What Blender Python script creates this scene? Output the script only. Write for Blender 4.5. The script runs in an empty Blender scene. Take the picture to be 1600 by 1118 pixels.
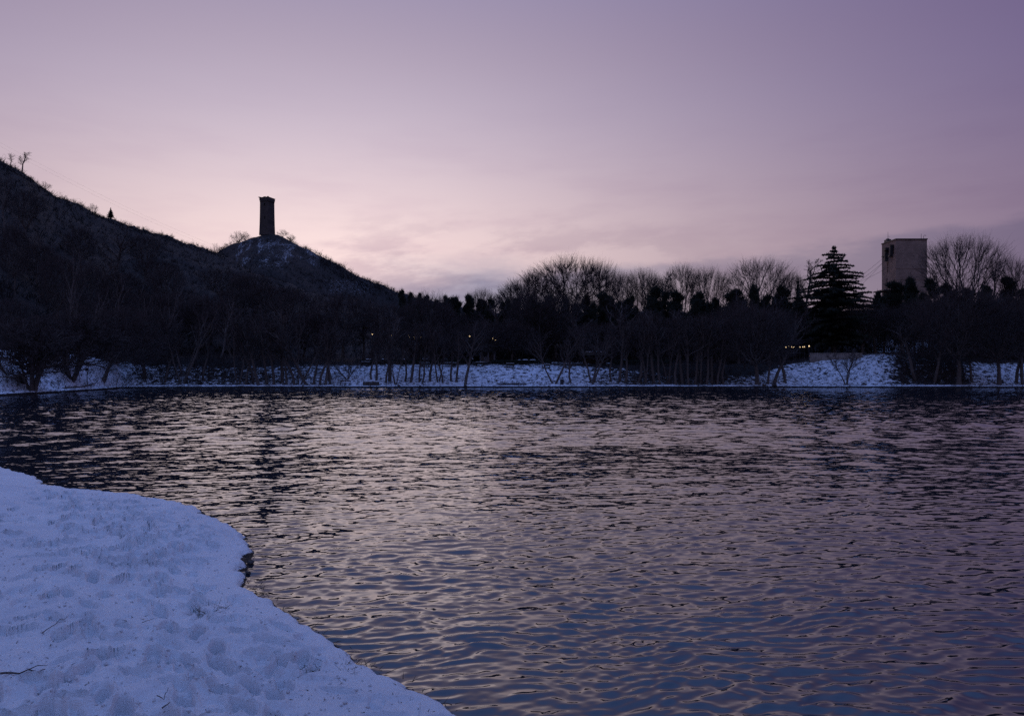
import bpy, math, random
import numpy as np
from mathutils import Vector

sc = bpy.context.scene
R = math.radians

# ------------------------------------------------------------------ camera
CAM_H = 2.3            # eye height above the lake
F = 1155.0             # focal length in pixels of the 1600 px wide photograph
HORIZON = 586.0        # photograph row of the horizon
cam_d = bpy.data.cameras.new("camera")
cam = bpy.data.objects.new("camera", cam_d)
sc.collection.objects.link(cam)
cam.location = (0, 0, CAM_H)
cam.rotation_euler = (R(90), 0, 0)
cam_d.sensor_width = 36.0
cam_d.lens = 36.0 * F / 1600.0
cam_d.shift_y = (HORIZON - 559.0) / 1600.0
cam_d.clip_start = 0.05
cam_d.clip_end = 6000.0
sc.camera = cam

# ------------------------------------------------------------------ sky
GLOW_AZ, GLOW_EL = R(-14.4), R(6.0)
SUN_EL = R(9.0)
world = bpy.data.worlds.new("World")
sc.world = world
world.use_nodes = True
wn = world.node_tree
wn.nodes.clear()


def wmath(op, a, b=None, c=None, clamp=False):
    n = wn.nodes.new("ShaderNodeMath")
    n.operation = op
    n.use_clamp = clamp
    for i, v in enumerate((a, b, c)):
        if v is None:
            continue
        if isinstance(v, (int, float)):
            n.inputs[i].default_value = v
        else:
            wn.links.new(v, n.inputs[i])
    return n.outputs[0]


def wsmooth(x, e0, e1):
    n = wn.nodes.new("ShaderNodeMapRange")
    n.interpolation_type = 'SMOOTHSTEP'
    for nm, v in (("Value", x), ("From Min", e0), ("From Max", e1)):
        if isinstance(v, (int, float)):
            n.inputs[nm].default_value = v
        else:
            wn.links.new(v, n.inputs[nm])
    return n.outputs[0]


def wmix(fac, a, b, mode='MIX'):
    n = wn.nodes.new("ShaderNodeMix")
    n.data_type = 'RGBA'
    n.blend_type = mode
    n.clamp_factor = True
    for i, v in ((0, fac), (6, a), (7, b)):
        if isinstance(v, (int, float)):
            n.inputs[i].default_value = v
        elif isinstance(v, tuple):
            n.inputs[i].default_value = (*v, 1)
        else:
            wn.links.new(v, n.inputs[i])
    return n.outputs[2]


def wcomb(x, y, z):
    n = wn.nodes.new("ShaderNodeCombineXYZ")
    for i, v in enumerate((x, y, z)):
        if isinstance(v, (int, float)):
            n.inputs[i].default_value = v
        else:
            wn.links.new(v, n.inputs[i])
    return n.outputs[0]


def wnoise(vec, scale, detail=4, rough=0.5):
    n = wn.nodes.new("ShaderNodeTexNoise")
    n.inputs["Scale"].default_value = scale
    n.inputs["Detail"].default_value = detail
    n.inputs["Roughness"].default_value = rough
    wn.links.new(vec, n.inputs["Vector"])
    return n.outputs[0]


tc = wn.nodes.new("ShaderNodeTexCoord")
sep = wn.nodes.new("ShaderNodeSeparateXYZ")
wn.links.new(tc.outputs["Generated"], sep.inputs[0])
dx, dy, dz = sep.outputs
az = wmath('ARCTAN2', dx, dy)
el = wmath('ARCSINE', wmath('MAXIMUM', dz, 0.0))
# thin veil of cloud lit by the sun that has just gone down: a broad glow over the hill
ta = wmath('POWER', wmath('DIVIDE', wmath('SUBTRACT', az, GLOW_AZ), 0.60), 2.0)
te = wmath('POWER', wmath('DIVIDE', wmath('SUBTRACT', el, GLOW_EL), 0.345), 2.0)
g = wmath('EXPONENT', wmath('MULTIPLY', wmath('POWER', wmath('ADD', ta, te), 0.71), -1.0))
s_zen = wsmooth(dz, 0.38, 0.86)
# unseen sky behind and overhead: dusk tints raised to light snow, hill and tower
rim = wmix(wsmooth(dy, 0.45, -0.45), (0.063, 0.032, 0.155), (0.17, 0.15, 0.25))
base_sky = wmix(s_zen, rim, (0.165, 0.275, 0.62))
glow = wmix(1.0, wcomb(g, g, g), (0.90, 0.765, 0.64), 'MULTIPLY')
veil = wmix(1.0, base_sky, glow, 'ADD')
# soft streaks
cv = wcomb(wmath('MULTIPLY', az, 2.2), wmath('MULTIPLY', el, 11.0), 0.0)
n1 = wnoise(cv, 2.1, 4, 0.55)
streak = wsmooth(n1, 0.40, 0.74)
low = wmath('MULTIPLY', wsmooth(el, 0.42, 0.12), streak)
veil = wmix(wmath('MULTIPLY', low, 0.6), veil, (0.82, 0.77, 0.85), 'MULTIPLY')
n3 = wnoise(wcomb(wmath('MULTIPLY', az, 4.5), wmath('MULTIPLY_ADD', el, 15.0, wmath('MULTIPLY', az, -1.5)), 9.1), 2.0, 6, 0.6)
wisp = wmath('MULTIPLY', wsmooth(n3, 0.42, 0.62), wmath('MULTIPLY', wsmooth(el, R(14), R(8)), wmath('MULTIPLY', wsmooth(az, R(-20), R(-11)), wsmooth(az, R(22), R(4)))))
veil = wmix(wmath('MULTIPLY', wisp, 0.8), veil, (0.70, 0.67, 0.75), 'MULTIPLY')
# warmer low down, more violet higher up
veil = wmix(1.0, veil, wmix(wsmooth(el, R(8), R(21)), (1.06, 0.985, 0.95), (0.945, 0.965, 1.06)), 'MULTIPLY')
# low bank of grey-violet cloud lying along the horizon from the hill to the right
n2 = wnoise(wcomb(wmath('MULTIPLY', az, 3.0), wmath('MULTIPLY', el, 9.0), 3.7), 2.2, 5, 0.55)
edge = wmath('ADD', wmath('MULTIPLY_ADD', az, 0.045, R(8.0)), wmath('MULTIPLY', wmath('SUBTRACT', n2, 0.5), 0.075))
soft = wmath('MULTIPLY_ADD', wsmooth(az, R(12), R(-12)), R(1.5), R(0.55))
bank_m = wsmooth(el, wmath('ADD', edge, soft), wmath('SUBTRACT', edge, soft))
bank_m = wmath('MULTIPLY', bank_m, wsmooth(az, R(-15), R(-5)))
bank_k = wmath('MULTIPLY_ADD', wsmooth(az, R(16), R(-3)), 0.50, 0.47)
veil = wmix(wmath('MULTIPLY', bank_m, bank_k), veil, (0.34, 0.42, 0.61), 'MULTIPLY')
sky_t = wn.nodes.new("ShaderNodeTexSky")
sky_t.sky_type = 'NISHITA'
sky_t.sun_disc = False
sky_t.sun_elevation = R(-1.5)
sky_t.sun_rotation = GLOW_AZ
sky_t.altitude = 700
bg_n = wn.nodes.new("ShaderNodeBackground")
bg_n.inputs[1].default_value = 0.05
wn.links.new(sky_t.outputs[0], bg_n.inputs[0])
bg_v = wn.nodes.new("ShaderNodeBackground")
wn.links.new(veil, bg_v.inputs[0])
addsh = wn.nodes.new("ShaderNodeAddShader")
wout = wn.nodes.new("ShaderNodeOutputWorld")
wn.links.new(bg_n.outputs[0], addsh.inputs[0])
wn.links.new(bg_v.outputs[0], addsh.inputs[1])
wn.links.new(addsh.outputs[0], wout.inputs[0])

# the last light of a sun already down behind the hill
sun_d = bpy.data.lights.new("sun", 'SUN')
sun_d.energy = 0.03
sun_d.angle = R(25)
sun_d.color = (1.0, 0.86, 0.82)
sun = bpy.data.objects.new("sun", sun_d)
sc.collection.objects.link(sun)
sdir = Vector((math.sin(GLOW_AZ) * math.cos(SUN_EL), math.cos(GLOW_AZ) * math.cos(SUN_EL), math.sin(SUN_EL)))
sun.rotation_euler = (-sdir).to_track_quat('-Z', 'Y').to_euler()

vs = sc.view_settings
vs.view_transform = 'Standard'
vs.look = 'None'
vs.exposure = 0.0
vs.gamma = 1.0
vs.use_curve_mapping = False
sc.cycles.use_denoising = False
sc.cycles.max_bounces = 5

# ------------------------------------------------------------------ helpers
COL = sc.collection
rng = np.random.default_rng(11)


def mesh_np(name, V, Fc, smooth=False):
    V = np.asarray(V, np.float32)
    Fc = np.asarray(Fc, np.int32)
    m = bpy.data.meshes.new(name)
    k = Fc.shape[1]
    m.vertices.add(len(V))
    m.vertices.foreach_set("co", V.ravel())
    m.loops.add(Fc.size)
    m.loops.foreach_set("vertex_index", Fc.ravel())
    m.polygons.add(len(Fc))
    m.polygons.foreach_set("loop_start", np.arange(0, Fc.size, k, dtype=np.int32))
    m.polygons.foreach_set("loop_total", np.full(len(Fc), k, np.int32))
    m.polygons.foreach_set("use_smooth", np.full(len(Fc), smooth, bool))
    m.update(calc_edges=True)
    return m


def link(name, mesh, mat=None, parent=None):
    o = bpy.data.objects.new(name, mesh)
    COL.objects.link(o)
    if mat is not None and mesh is not None and len(mesh.materials) == 0:
        mesh.materials.append(mat)
    if parent is not None:
        o.parent = parent
    return o


def tag(o, label=None, cat=None, group=None, kind=None):
    for k, v in (("label", label), ("category", cat), ("group", group), ("kind", kind)):
        if v:
            o[k] = v
    return o


def empty(name, loc, rz=0.0):
    o = bpy.data.objects.new(name, None)
    COL.objects.link(o)
    o.location = loc
    o.rotation_euler = (0, 0, rz)
    o.empty_display_size = 0.2
    return o


def nodes_mat(name, rough=0.9):
    m = bpy.data.materials.new(name)
    m.use_nodes = True
    nt = m.node_tree
    b = nt.nodes["Principled BSDF"]
    b.inputs["Roughness"].default_value = rough
    b.inputs["Specular IOR Level"].default_value = 0.2
    return m, nt, b


def mat_noise(name, c1, c2, scale=6.0, rough=0.9, bump=0.0, bump_scale=30.0, coord="Object"):
    m, nt, b = nodes_mat(name, rough)
    t = nt.nodes.new("ShaderNodeTexCoord")
    n = nt.nodes.new("ShaderNodeTexNoise")
    n.inputs["Scale"].default_value = scale
    n.inputs["Detail"].default_value = 5
    r = nt.nodes.new("ShaderNodeValToRGB")
    r.color_ramp.elements[0].position = 0.32
    r.color_ramp.elements[1].position = 0.68
    r.color_ramp.elements[0].color = (*c1, 1)
    r.color_ramp.elements[1].color = (*c2, 1)
    nt.links.new(t.outputs[coord], n.inputs["Vector"])
    nt.links.new(n.outputs[0], r.inputs[0])
    nt.links.new(r.outputs[0], b.inputs["Base Color"])
    if bump:
        n2 = nt.nodes.new("ShaderNodeTexNoise")
        n2.inputs["Scale"].default_value = bump_scale
        n2.inputs["Detail"].default_value = 4
        nt.links.new(t.outputs[coord], n2.inputs["Vector"])
        bp = nt.nodes.new("ShaderNodeBump")
        bp.inputs["Strength"].default_value = bump
        bp.inputs["Distance"].default_value = 0.05
        nt.links.new(n2.outputs[0], bp.inputs["Height"])
        nt.links.new(bp.outputs[0], b.inputs["Normal"])
    return m


def mat_emit(name, col, strength):
    m, nt, b = nodes_mat(name, 0.4)
    b.inputs["Base Color"].default_value = (*col, 1)
    b.inputs["Emission Color"].default_value = (*col, 1)
    b.inputs["Emission Strength"].default_value = strength
    return m


# value noise in numpy
_tab = np.random.default_rng(5).random((256, 256))


def vnoise(x, y):
    xi = np.floor(x).astype(int)
    yi = np.floor(y).astype(int)
    fx = x - xi
    fy = y - yi
    fx = fx * fx * (3 - 2 * fx)
    fy = fy * fy * (3 - 2 * fy)
    a = _tab[xi & 255, yi & 255]
    b = _tab[(xi + 1) & 255, yi & 255]
    c = _tab[xi & 255, (yi + 1) & 255]
    d = _tab[(xi + 1) & 255, (yi + 1) & 255]
    return (a * (1 - fx) + b * fx) * (1 - fy) + (c * (1 - fx) + d * fx) * fy - 0.5


def fbm(x, y, octv=4, gain=0.5):
    s = 0
    a = 1.0
    for i in range(octv):
        s = s + a * vnoise(x * 2 ** i + 17.3 * i, y * 2 ** i + 9.1 * i)
        a *= gain
    return s


def sstep(x, a, b):
    t = np.clip((x - a) / (b - a), 0, 1)
    return t * t * (3 - 2 * t)


def grid_faces(nr, nc):
    i = np.arange(nr - 1)[:, None] * nc + np.arange(nc - 1)[None, :]
    return np.stack([i, i + 1, i + nc + 1, i + nc], -1).reshape(-1, 4)


class MB:
    """boxes and tubes gathered into one mesh"""

    def __init__(self):
        self.v = []
        self.f = []

    def box(self, c, s, rz=0.0, taper=1.0):
        n = len(self.v)
        cx, cy, cz = c
        ca, sa = math.cos(rz), math.sin(rz)
        for z in (-1, 1):
            k = taper if z > 0 else 1.0
            for x, y in ((-1, -1), (1, -1), (1, 1), (-1, 1)):
                px, py = x * s[0] / 2 * k, y * s[1] / 2 * k
                self.v.append((cx + px * ca - py * sa, cy + px * sa + py * ca, cz + z * s[2] / 2))
        for q in ((3, 2, 1, 0), (4, 5, 6, 7), (0, 1, 5, 4), (1, 2, 6, 5), (2, 3, 7, 6), (3, 0, 4, 7)):
            self.f.append(tuple(n + i for i in q))
        return self

    def tube(self, pts, rads, n=6, cap=True):
        pts = [Vector(p) for p in pts]
        if isinstance(rads, (int, float)):
            rads = [rads] * len(pts)
        b0 = len(self.v)
        for i, p in enumerate(pts):
            d = (pts[min(i + 1, len(pts) - 1)] - pts[max(i - 1, 0)]).normalized()
            u = d.cross(Vector((0.3, 0.91, 0.27))).normalized()
            w = d.cross(u)
            for k in range(n):
                a = 2 * math.pi * k / n
                self.v.append(tuple(p + (u * math.cos(a) + w * math.sin(a)) * rads[i]))
        for i in range(len(pts) - 1):
            for k in range(n):
                a = b0 + i * n + k
                b = b0 + i * n + (k + 1) % n
                self.f.append((a, b, b + n, a + n))
        if cap:
            self.f.append(tuple(b0 + k for k in reversed(range(n))))
            e = b0 + (len(pts) - 1) * n
            self.f.append(tuple(e + k for k in range(n)))
        return self

    def mesh(self, name, smooth=False):
        m = bpy.data.meshes.new(name)
        m.from_pydata(self.v, [], self.f)
        if smooth:
            m.polygons.foreach_set("use_smooth", [True] * len(m.polygons))
        m.update()
        return m

    def build(self, name, mat, parent=None, smooth=False):
        return link(name, self.mesh(name, smooth), mat, parent)


def lathe(profile, n=12):
    mb = MB()
    for r, z in profile:
        for k in range(n):
            a = 2 * math.pi * k / n
            mb.v.append((r * math.cos(a), r * math.sin(a), z))
    for i in range(len(profile) - 1):
        for k in range(n):
            a, b = i * n + k, i * n + (k + 1) % n
            mb.f.append((a, b, b + n, a + n))
    mb.f.append(tuple(reversed(range(n))))
    e = (len(profile) - 1) * n
    mb.f.append(tuple(e + k for k in range(n)))
    return mb


def segs_np(P0, P1, r0, r1, n):
    """arrays of tapered tubes -> verts, quads as tri pairs; r1==0 makes cones"""
    P0, P1 = np.asarray(P0, float), np.asarray(P1, float)
    r0, r1 = np.asarray(r0, float), np.asarray(r1, float)
    d = P1 - P0
    d /= np.linalg.norm(d, axis=1)[:, None] + 1e-9
    ref = np.where(np.abs(d[:, 2:3]) > 0.9, np.array([[1.0, 0, 0]]), np.array([[0, 0, 1.0]]))
    u = np.cross(d, ref)
    u /= np.linalg.norm(u, axis=1)[:, None] + 1e-9
    w = np.cross(d, u)
    a = 2 * np.pi * np.arange(n) / n
    ring = u[:, None, :] * np.cos(a)[None, :, None] + w[:, None, :] * np.sin(a)[None, :, None]
    V = np.concatenate([P0[:, None, :] + ring * r0[:, None, None], P1[:, None, :] + ring * r1[:, None, None]], 1)
    k = np.arange(n)
    k2 = (k + 1) % n
    q = np.concatenate([np.stack([k, k2, k2 + n], 1), np.stack([k, k2 + n, k + n], 1)])
    Fc = (np.arange(len(P0)) * 2 * n)[:, None, None] + q[None]
    return V.reshape(-1, 3), Fc.reshape(-1, 3)


def spikes_np(P0, P1, r0, n=3):
    P0, P1 = np.asarray(P0, float), np.asarray(P1, float)
    d = P1 - P0
    d /= np.linalg.norm(d, axis=1)[:, None] + 1e-9
    ref = np.where(np.abs(d[:, 2:3]) > 0.9, np.array([[1.0, 0, 0]]), np.array([[0, 0, 1.0]]))
    u = np.cross(d, ref)
    u /= np.linalg.norm(u, axis=1)[:, None] + 1e-9
    w = np.cross(d, u)
    a = 2 * np.pi * np.arange(n) / n
    ring = u[:, None, :] * np.cos(a)[None, :, None] + w[:, None, :] * np.sin(a)[None, :, None]
    V = np.concatenate([P0[:, None, :] + ring * np.asarray(r0, float)[:, None, None], P1[:, None, :]], 1)
    k = np.arange(n)
    q = np.stack([k, (k + 1) % n, np.full(n, n)], 1)
    Fc = (np.arange(len(P0)) * (n + 1))[:, None, None] + q[None]
    return V.reshape(-1, 3), Fc.reshape(-1, 3)


def join_np(parts):
    Vs, Fs, o = [], [], 0
    for V, Fc in parts:
        if len(V) == 0:
            continue
        Vs.append(V)
        Fs.append(Fc + o)
        o += len(V)
    return np.concatenate(Vs), np.concatenate(Fs)


ORD = ["first", "second", "third", "fourth", "fifth", "sixth", "seventh", "eighth", "ninth", "tenth", "eleventh",
       "twelfth", "thirteenth", "fourteenth", "fifteenth", "sixteenth", "seventeenth", "eighteenth", "nineteenth",
       "twentieth", "twenty-first", "twenty-second", "twenty-third", "twenty-fourth", "twenty-fifth", "twenty-sixth",
       "twenty-seventh", "twenty-eighth", "twenty-ninth", "thirtieth", "thirty-first", "thirty-second", "thirty-third",
       "thirty-fourth", "thirty-fifth", "thirty-sixth", "thirty-seventh", "thirty-eighth", "thirty-ninth", "fortieth"]



def NTH(i):
    if i < len(ORD):
        return ORD[i]
    tens = {4: "forty", 5: "fifty", 6: "sixty", 7: "seventy"}[(i + 1) // 10]
    k = (i + 1) % 10
    return tens + "-" + ORD[k - 1] if k else tens[:-1] + "ieth"


# ------------------------------------------------------------------ the lie of the land
_I = lambda px, xs, ys: np.interp(px, xs, ys)


def shore_y(px):
    return _I(px, [-900, -300, 0, 50, 100, 150, 180, 188, 330, 500, 800, 1200, 1600, 2500],
              [40, 66, 78, 86, 95, 108, 120, 127, 130, 132, 133, 132.5, 131, 118])


def bank_z(px):
    py = _I(px, [-200, 0, 150, 200, 350, 520, 600, 1000, 1150, 1225, 1270, 1300, 1400, 1500, 1540, 1600],
            [545, 547, 556, 561, 561, 566, 568, 570, 572, 566, 560, 556, 551, 556, 564, 567])
    return CAM_H + (HORIZON - py) / F * (shore_y(px) + 15)


def crest(px):
    Yc = _I(px, [-900, 0, 335, 500, 700, 1100, 1600, 2500], [200, 250, 340, 300, 270, 260, 260, 250])
    py = _I(px, [-900, -300, -80, 0, 40, 85, 150, 200, 260, 335, 400, 500, 600, 700, 1000, 1380, 1600, 2500],
            [120, 160, 214, 250, 271, 305, 331, 350, 367, 393, 425, 460, 482, 486, 488, 482, 476, 470])
    return Yc, CAM_H + (HORIZON - py) / F * Yc


HILL_Y = 420.0


def hill2(px, Y):
    py = _I(px, [100, 250, 335, 345, 365, 380, 397, 407, 430, 438, 450, 500, 560, 620, 650, 700, 760, 900],
            [480, 430, 396, 389, 378, 371.5, 366, 364.5, 364.5, 366, 372, 397, 428, 453, 463, 474, 486, 505])
    zs = CAM_H + (HORIZON - py) / F * HILL_Y
    return zs - np.abs(Y - HILL_Y) * 0.42


def terrain(X, Y):
    X = np.asarray(X, float)
    Y = np.asarray(Y, float)
    px = 800 + F * X / np.maximum(Y, 20)
    s = Y - shore_y(px)
    zt = bank_z(px)
    Yc, zc = crest(px)
    sc_ = np.maximum(Yc - shore_y(px), 45)
    z = np.where(s < 0, np.maximum(s * 0.15, -1.4), np.interp(s, [0, 0.5, 4.0], [0.0, 0.32, 0.6]))
    z = np.where(s > 4, 0.6 + (zt - 0.6) * np.interp(s, [4, 9, 13, 16], [0, .38, .8, 1.0]), z)
    z = np.where(s > 16, zt + 1.0 * np.clip((s - 16) / 14, 0, 1), z)
    t = np.clip((s - 30) / (sc_ - 30), 0, 1)
    z = np.where(s > 30, zt + 1.0 + (zc - zt - 1.0) * t, z)
    z = np.where(s > sc_, zc - np.minimum((s - sc_) * 0.3, 40), z)
    z = np.where(s > 40, np.maximum(z, hill2(px, Y)), z)
    rough = 0.10 * sstep(s, 2, 8) + 1.5 * sstep(s, 35, 90)
    z = z + rough * fbm(X / 9.0, Y / 9.0, 4) + 0.22 * sstep(s, 3, 8) * fbm(X / 1.7, Y / 1.7, 2)
    return z


def at(px, py, Y):
    return Vector(((px - 800) / F * Y, Y, CAM_H + (HORIZON - py) / F * Y))


def ground(px, Y):
    X = (px - 800) / F * Y
    return Vector((X, Y, float(terrain(np.array([X]), np.array([Y]))[0])))


# ------------------------------------------------------------------ materials of the land
def terrain_material():
    m, nt, b = nodes_mat("snow_and_brush", 0.85)
    L = nt.links.new
    t = nt.nodes.new("ShaderNodeTexCoord")
    at_ = nt.nodes.new("ShaderNodeAttribute")
    at_.attribute_name = "snow"
    n = nt.nodes.new("ShaderNodeTexNoise")
    n.inputs["Scale"].default_value = 1.3
    n.inputs["Detail"].default_value = 6
    n.inputs["Roughness"].default_value = 0.7
    L(t.outputs["Object"], n.inputs["Vector"])
    mr = nt.nodes.new("ShaderNodeMath")
    mr.operation = 'MULTIPLY_ADD'
    L(n.outputs[0], mr.inputs[0])
    mr.inputs[1].default_value = 1.5
    mr.inputs[2].default_value = -0.75
    ad = nt.nodes.new("ShaderNodeMath")
    ad.operation = 'ADD'
    L(mr.outputs[0], ad.inputs[0])
    L(at_.outputs["Fac"], ad.inputs[1])
    ss = nt.nodes.new("ShaderNodeMapRange")
    ss.interpolation_type = 'SMOOTHSTEP'
    ss.inputs["From Min"].default_value = 0.42
    ss.inputs["From Max"].default_value = 0.62
    L(ad.outputs[0], ss.inputs["Value"])
    n2 = nt.nodes.new("ShaderNodeTexNoise")
    n2.inputs["Scale"].default_value = 0.16
    n2.inputs["Detail"].default_value = 8
    n2.inputs["Roughness"].default_value = 0.75
    L(t.outputs["Object"], n2.inputs["Vector"])
    r = nt.nodes.new("ShaderNodeValToRGB")
    r.color_ramp.elements[0].position = 0.35
    r.color_ramp.elements[1].position = 0.7
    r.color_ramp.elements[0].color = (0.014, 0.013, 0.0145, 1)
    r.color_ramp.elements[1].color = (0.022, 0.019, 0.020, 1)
    L(n2.outputs[0], r.inputs[0])
    mx = nt.nodes.new("ShaderNodeMix")
    mx.data_type = 'RGBA'
    L(ss.outputs[0], mx.inputs[0])
    L(r.outputs[0], mx.inputs[6])
    mx.inputs[7].default_value = (0.76, 0.82, 0.92, 1)
    L(mx.outputs[2], b.inputs["Base Color"])
    bp = nt.nodes.new("ShaderNodeBump")
    bp.inputs["Strength"].default_value = 0.6
    bp.inputs["Distance"].default_value = 0.3
    L(n.outputs[0], bp.inputs["Height"])
    L(bp.outputs[0], b.inputs["Normal"])
    return m


def snow_material():
    m, nt, b = nodes_mat("trodden_snow", 0.7)
    L = nt.links.new
    t = nt.nodes.new("ShaderNodeTexCoord")
    a1 = nt.nodes.new("ShaderNodeAttribute")
    a1.attribute_name = "bare"
    n = nt.nodes.new("ShaderNodeTexNoise")
    n.inputs["Scale"].default_value = 26
    n.inputs["Detail"].default_value = 7
    n.inputs["Roughness"].default_value = 0.7
    L(t.outputs["Object"], n.inputs["Vector"])
    n3 = nt.nodes.new("ShaderNodeTexNoise")
    n3.inputs["Scale"].default_value = 0.9
    n3.inputs["Detail"].default_value = 5
    L(t.outputs["Object"], n3.inputs["Vector"])
    r = nt.nodes.new("ShaderNodeValToRGB")
    r.color_ramp.elements[0].position = 0.3
    r.color_ramp.elements[1].position = 0.65
    r.color_ramp.elements[0].color = (0.80, 0.825, 0.87, 1)
    r.color_ramp.elements[1].color = (0.89, 0.92, 0.955, 1)
    L(n3.outputs[0], r.inputs[0])
    ad = nt.nodes.new("ShaderNodeMath")
    ad.operation = 'MULTIPLY_ADD'
    L(n.outputs[0], ad.inputs[0])
    ad.inputs[1].default_value = 1.2
    L(a1.outputs["Fac"], ad.inputs[2])
    ss = nt.nodes.new("ShaderNodeMapRange")
    ss.interpolation_type = 'SMOOTHSTEP'
    ss.inputs["From Min"].default_value = 1.0
    ss.inputs["From Max"].default_value = 1.25
    L(ad.outputs[0], ss.inputs["Value"])
    mx = nt.nodes.new("ShaderNodeMix")
    mx.data_type = 'RGBA'
    L(ss.outputs[0], mx.inputs[0])
    L(r.outputs[0], mx.inputs[6])
    mx.inputs[7].default_value = (0.035, 0.028, 0.022, 1)
    L(mx.outputs[2], b.inputs["Base Color"])
    b.inputs["Subsurface Weight"].default_value = 0.0
    bp = nt.nodes.new("ShaderNodeBump")
    bp.inputs["Strength"].default_value = 0.8
    bp.inputs["Distance"].default_value = 0.05
    L(n.outputs[0], bp.inputs["Height"])
    L(bp.outputs[0], b.inputs["Normal"])
    return m


def water_material():
    m, nt, b = nodes_mat("lake_water", 0.04)
    L = nt.links.new
    b.inputs["Base Color"].default_value = (0.008, 0.013, 0.022, 1)
    b.inputs["IOR"].default_value = 1.95
    b.inputs["Specular Tint"].default_value = (0.90, 0.96, 1.0, 1)
    b.inputs["Specular IOR Level"].default_value = 0.5
    g_ = nt.nodes.new("ShaderNodeNewGeometry")
    ln = nt.nodes.new("ShaderNodeVectorMath")
    ln.operation = 'LENGTH'
    L(g_.outputs["Position"], ln.inputs[0])
    # the shortest ripples are too small to model: they tilt the surface as fine relief, more of them far out
    # where the modelled waves are only the long ones
    far = nt.nodes.new("ShaderNodeMapRange")
    far.inputs["From Min"].default_value = 12
    far.inputs["From Max"].default_value = 40
    L(ln.outputs["Value"], far.inputs["Value"])
    near = nt.nodes.new("ShaderNodeMath")
    near.operation = 'SUBTRACT'
    near.inputs[0].default_value = 1.0
    L(far.outputs[0], near.inputs[1])
    mp = nt.nodes.new("ShaderNodeMapping")
    mp.inputs["Scale"].default_value = (0.5, 1.0, 1.0)
    mp.inputs["Rotation"].default_value = (0, 0, R(-8))
    L(g_.outputs["Position"], mp.inputs["Vector"])

    def tilt(scale, detail, kx, ky, fac=None):
        n = nt.nodes.new("ShaderNodeTexNoise")
        n.inputs["Scale"].default_value = scale
        n.inputs["Detail"].default_value = detail
        n.inputs["Distortion"].default_value = 0.3
        L(mp.outputs[0], n.inputs["Vector"])
        sb = nt.nodes.new("ShaderNodeVectorMath")
        sb.operation = 'SUBTRACT'
        L(n.outputs["Color"], sb.inputs[0])
        sb.inputs[1].default_value = (0.5, 0.5, 0.5)
        mu = nt.nodes.new("ShaderNodeVectorMath")
        mu.operation = 'MULTIPLY'
        L(sb.outputs[0], mu.inputs[0])
        mu.inputs[1].default_value = (kx, ky, 0)
        if fac is None:
            return mu.outputs[0]
        sl = nt.nodes.new("ShaderNodeVectorMath")
        sl.operation = 'SCALE'
        L(mu.outputs[0], sl.inputs[0])
        L(fac, sl.inputs["Scale"])
        return sl.outputs[0]

    acc = g_.outputs["Normal"]
    for tl in (tilt(13.0, 3, 0.13, 0.20), tilt(7.0, 3, 0.20, 0.34, near.outputs[0]), tilt(4.0, 3, 0.12, 0.21, far.outputs[0])):
        ad = nt.nodes.new("ShaderNodeVectorMath")
        ad.operation = 'ADD'
        L(acc, ad.inputs[0])
        L(tl, ad.inputs[1])
        acc = ad.outputs[0]
    nm = nt.nodes.new("ShaderNodeVectorMath")
    nm.operation = 'NORMALIZE'
    L(acc, nm.inputs[0])
    L(nm.outputs[0], b.inputs["Normal"])
    return m


M_TERR = terrain_material()
M_SNOW = snow_material()
M_WATER = water_material()
M_MUD = mat_noise("lake_bed_mud", (0.03, 0.028, 0.026), (0.06, 0.052, 0.045), 0.5)
M_BARK = mat_noise("bark", (0.075, 0.066, 0.063), (0.14, 0.12, 0.11), 3.0)
M_TWIG = mat_noise("twigs", (0.048, 0.041, 0.043), (0.085, 0.068, 0.067), 0.6)
M_PALE = mat_noise("pale_bark", (0.10, 0.09, 0.085), (0.20, 0.18, 0.17), 4.0)
M_PINE = mat_noise("pine_needles", (0.020, 0.026, 0.022), (0.040, 0.050, 0.038), 1.2)
M_BRUSH = mat_noise("winter_brush", (0.0135, 0.0115, 0.0125), (0.019, 0.016, 0.0165), 0.03)
M_GRASS = mat_noise("dead_grass", (0.06, 0.048, 0.034), (0.14, 0.11, 0.075), 2.0)
M_STONE = mat_noise("wet_stone", (0.045, 0.043, 0.045), (0.12, 0.11, 0.11), 3.0, 0.7, 0.5, 9.0)
M_WOOD = mat_noise("dark_wood", (0.045, 0.036, 0.030), (0.085, 0.068, 0.056), 5.0)
M_METAL = mat_noise("dark_metal", (0.03, 0.03, 0.034), (0.05, 0.05, 0.055), 3.0, 0.5)
M_CAP = mat_noise("snow_cap", (0.70, 0.76, 0.85), (0.80, 0.85, 0.93), 4.0)
M_BULB = mat_emit("lit_bulb", (1.0, 0.70, 0.36), 1.5)

# ------------------------------------------------------------------ ground, hills, lake
m = mesh_np("ground", [(-3000, -3000, -1.5), (3000, -3000, -1.5), (3000, 3000, -1.5), (-3000, 3000, -1.5)], [(0, 1, 2, 3)])
tag(link("ground", m, M_MUD), kind="structure")

pxs = np.concatenate([np.arange(-900, -40, 20), np.arange(-40, 1640, 5), np.arange(1640, 2501, 20)]).astype(float)
ss_ = np.concatenate([[-12, -5, -2, -0.6, 0, 0.15, 0.3, 0.5, 0.8, 1.2, 1.8, 2.5, 3.2, 4],
                      np.arange(4.6, 34, 0.6), np.geomspace(35, 560, 120)])
PX, SS = np.meshgrid(pxs, ss_)
YY = shore_y(PX) + SS
XX = (PX - 800) / F * YY
ZZ = terrain(XX, YY)
tm = mesh_np("hills", np.stack([XX, YY, ZZ], -1).reshape(-1, 3), grid_faces(len(ss_), len(pxs)), True)
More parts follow.
